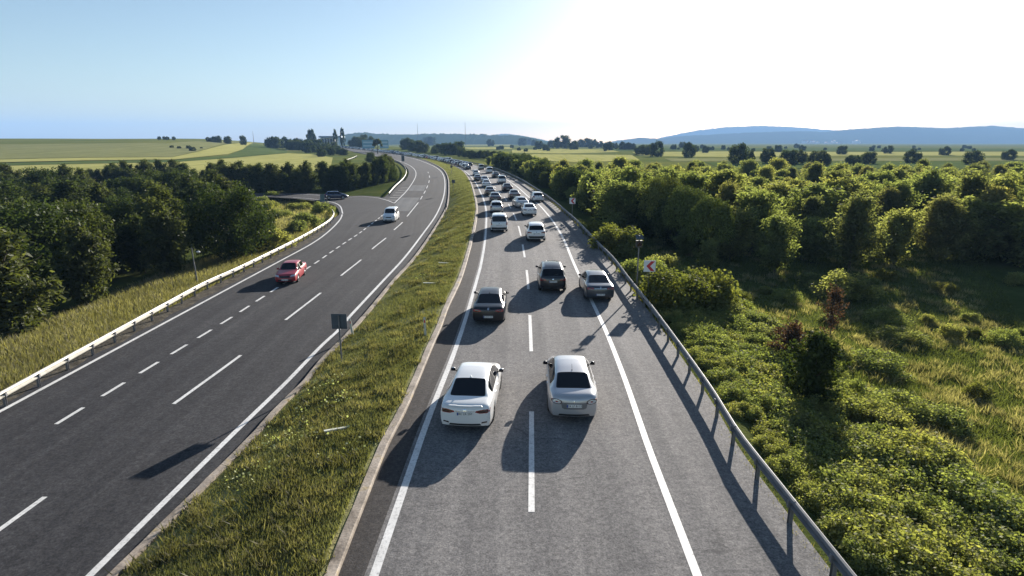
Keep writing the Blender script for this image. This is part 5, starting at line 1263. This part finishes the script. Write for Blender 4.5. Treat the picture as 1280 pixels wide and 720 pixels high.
for px, py, hp, w in ((653, 182, 9, 1.2), (661, 181, 8, 1.2), (668, 182, 7, 1.1), (674, 186, 9, 1.2), (682, 188, 7, 1.0), (689, 185, 9, 1.1), (696, 184, 8, 1.2), (703, 186, 15, 1.3), (716.5, 187, 10, 1.2), (725, 184, 9, 1.1), (733, 184, 10, 1.3), (741, 184, 9, 1.3), (750, 185, 8, 1.0), (760, 188, 10, 1.2), (768, 186, 7, 1.3), (779, 187, 9, 1.2), (785, 187, 8, 1.2), (791, 187, 7, 1.0), (799, 193, 10, 1.2), (807, 194, 12, 1.3), (821, 196, 18, .85), (842, 187, 6, 1.2), (853, 185, 7, 1.2), (860.5, 197, 17, .9), (868, 190, 8, 1.2), (882, 191, 8, 1.0), (904, 187, 5, 1.2), (922.5, 205, 23, .95), (935, 203, 14, 1.0), (959, 204, 17, .95), (972.5, 190, 8, 1.3), (961, 188, 5, 1.4), (984, 206, 17, 1.3), (997, 205, 16, 1.2), (1003, 188, 6, 1.3), (1022, 207, 17, 1.3), (1030, 207, 12, 1.2), (1052, 193, 10, 1.2), (1066, 207, 12, 1.4), (1085, 205, 14, 1.3), (1110, 192, 9, 1.2), (1140, 204, 15, 1.2), (1180, 194, 10, 1.2), (1215, 206, 16, 1.2), (1260, 200, 12, 1.2)):
    big = hp >= 15
    lab = 'round dark field tree beyond the right plantation'
    ftree('far', px, py, hp, 'field_tree', lab, FT, w)

for i in range(46):
    px = 600 + 660 * vr.random(); py = 184.5 + 6 * vr.random() ** 1.5
    ftree('far', px, py, 2.5 + 2.5 * vr.random(), 'field_bush', 'small dark bush in the hedges between the far right fields', 'hedge bushes in the far right fields', 1.3)
# --- grass: loose blades, uncountable
def blades(name, pts, hh, ww, mt, seed, lean=.35, tintb=.45):
    r = np.random.default_rng(seed); n = len(pts); a = r.random(n) * 6.283; h = hh * (.45 + .9 * r.random(n)); w = ww * (.6 + .8 * r.random(n))
    dx, dy = np.cos(a), np.sin(a); P = np.asarray(pts); la = r.random(n) * 6.283; ll = h * lean * r.random(n) * 2
    V = np.zeros((n, 3, 3)); V[:, 0] = P - np.stack([dx * w / 2, dy * w / 2, 0 * w + .02], 1); V[:, 1] = P + np.stack([dx * w / 2, dy * w / 2, 0 * w - .02], 1); V[:, 2] = P + np.stack([np.cos(la) * ll, np.sin(la) * ll, h], 1)
    pn = vnoise(P[:, 0], P[:, 1], 1.6, 4) * .22 + vnoise(P[:, 0], P[:, 1], .5, 6) * .12
    return link(name, fastmesh(name, V, 3, M[mt], attr=np.clip(tintb + pn + r.normal(0, .16, n), 0, 1)), kind='stuff')
def medpts(n, d0, d1, seed, rim=0.):
    r = np.random.default_rng(seed); d = d0 * (d1 / d0) ** r.random(n); t = r.random(n)
    if rim: t = np.where(r.random(n) < .5, r.random(n) ** 2 * rim, 1 - r.random(n) ** 2 * rim)
    a, b = LKERB(d) + .40, RKERB(d) - .42; x = a + (b - a) * t; zl, zr = zL(d), zR(d)
    z = zl * (1 - t) + zr * t + .10 + .16 * np.sin(np.pi * t) + .05 * vnoise(x, d, 1.3, 5) * np.sin(np.pi * t); return np.stack([x, d, z], 1)
p = medpts(250000, 7, 130, 1); dens = vnoise(p[:, 0], p[:, 1], .9, 8) + .8 * vnoise(p[:, 0], p[:, 1], 2.3, 9)
k = dens > -.55 + .4 * rng.random(len(p)); blades('median_grass', p[k], .12, .028, 'grass', 2)
blades('dry_grass', medpts(62000, 7, 130, 3), .15, .028, 'grass_dry', 4); blades('median_grass', medpts(60000, 110, 420, 41), .16, .09, 'grass', 42)
tf = medpts(520, 8, 90, 5); q = []
for c in tf:
    n = 60; a = rng.normal(size=(n, 2)) * .16; q.append(np.stack([c[0] + a[:, 0], c[1] + a[:, 1], np.full(n, c[2])], 1))
q = np.concatenate(q); kx = (q[:, 0] > LKERB(q[:, 1]) + .2) & (q[:, 0] < RKERB(q[:, 1]) - .2); blades('median_weeds', q[kx], .21, .045, 'grass', 6, .6, .18)
fl = []
for (px, py, n, s) in ((350, 541, 70, .45), (428, 500, 60, .30), (395, 478, 40, .5), (376, 510, 35, .5), (400, 545, 30, .6), (530, 345, 40, .4), (555, 297, 40, .5), (310, 585, 40, .5), (420, 470, 30, .4), (440, 575, 25, .6)):
    g = G(px, py, lambda d: -.35); a = rng.normal(size=(n, 2)) * s
    for u in a:
        x, d = g.x + u[0], g.y + u[1]
        if LKERB(d) + .2 < x < RKERB(d) - .2: fl.append((x, d, med_z(x, d) + .10 + .12 * R.random()))
fl = np.array(fl); o = link('wildflowers', leaves(fl, .07, 3, 1.2, 1.1, M['flower'], name='wildflowers'), kind='stuff')
def rightpts(n, d0, d1, o0, o1, seed):
    r = np.random.default_rng(seed); d = d0 * (d1 / d0) ** r.random(n); x = EDGE_R(d) + o0 + (o1 - o0) * r.random(n) * np.clip(d / 40, .6, 2.2); return np.stack([x, d, terrain(x, d)], 1)
p = rightpts(220000, 8, 75, 1.6, 28, 7); k = vnoise(p[:, 0], p[:, 1], 1.7, 3) > -1.1 + .5 * rng.random(len(p)); blades('meadow_grass', p[k], .22, .036, 'meadow', 8, .6, .5)
blades('shoulder_weeds', rightpts(6000, 7, 120, -.25, .25, 9), .22, .05, 'grass_dry', 10)
q = rightpts(700, 9, 60, 5.5, 26, 31); w_ = []
for c_ in q:
    a = rng.normal(size=(70, 2)) * .22; w_.append(np.stack([c_[0] + a[:, 0], c_[1] + a[:, 1], terrain(c_[0] + a[:, 0], c_[1] + a[:, 1])], 1))
blades('meadow_weeds', np.concatenate(w_), .34, .05, 'grass', 33, .6, .55)
def leftpts(n, d0, d1, o1, seed):
    r = np.random.default_rng(seed); d = d0 * (d1 / d0) ** r.random(n); x = LSIDE(d) - .4 - o1 * r.random(n) ** 1.4; return np.stack([x, d, terrain(x, d)], 1)
p = leftpts(60000, 14, 88, 8, 11); blades('bank_grass', p, .40, .06, 'grass', 12, .5, .55); blades('bank_grass', leftpts(16000, 14, 88, 5, 13), .45, .05, 'grass_dry', 14)
P_ = [GT(px, py) for px, py in [(320 + 100 * R.random(), 252 + 40 * R.random()) for _ in range(9000)]]
blades('bank_grass', [(p.x, p.y, p.z) for p in P_ if p.x < float(LEDGE(min(p.y, 90))) - 2.4], .5, .12, 'grass', 15, .5, .7)
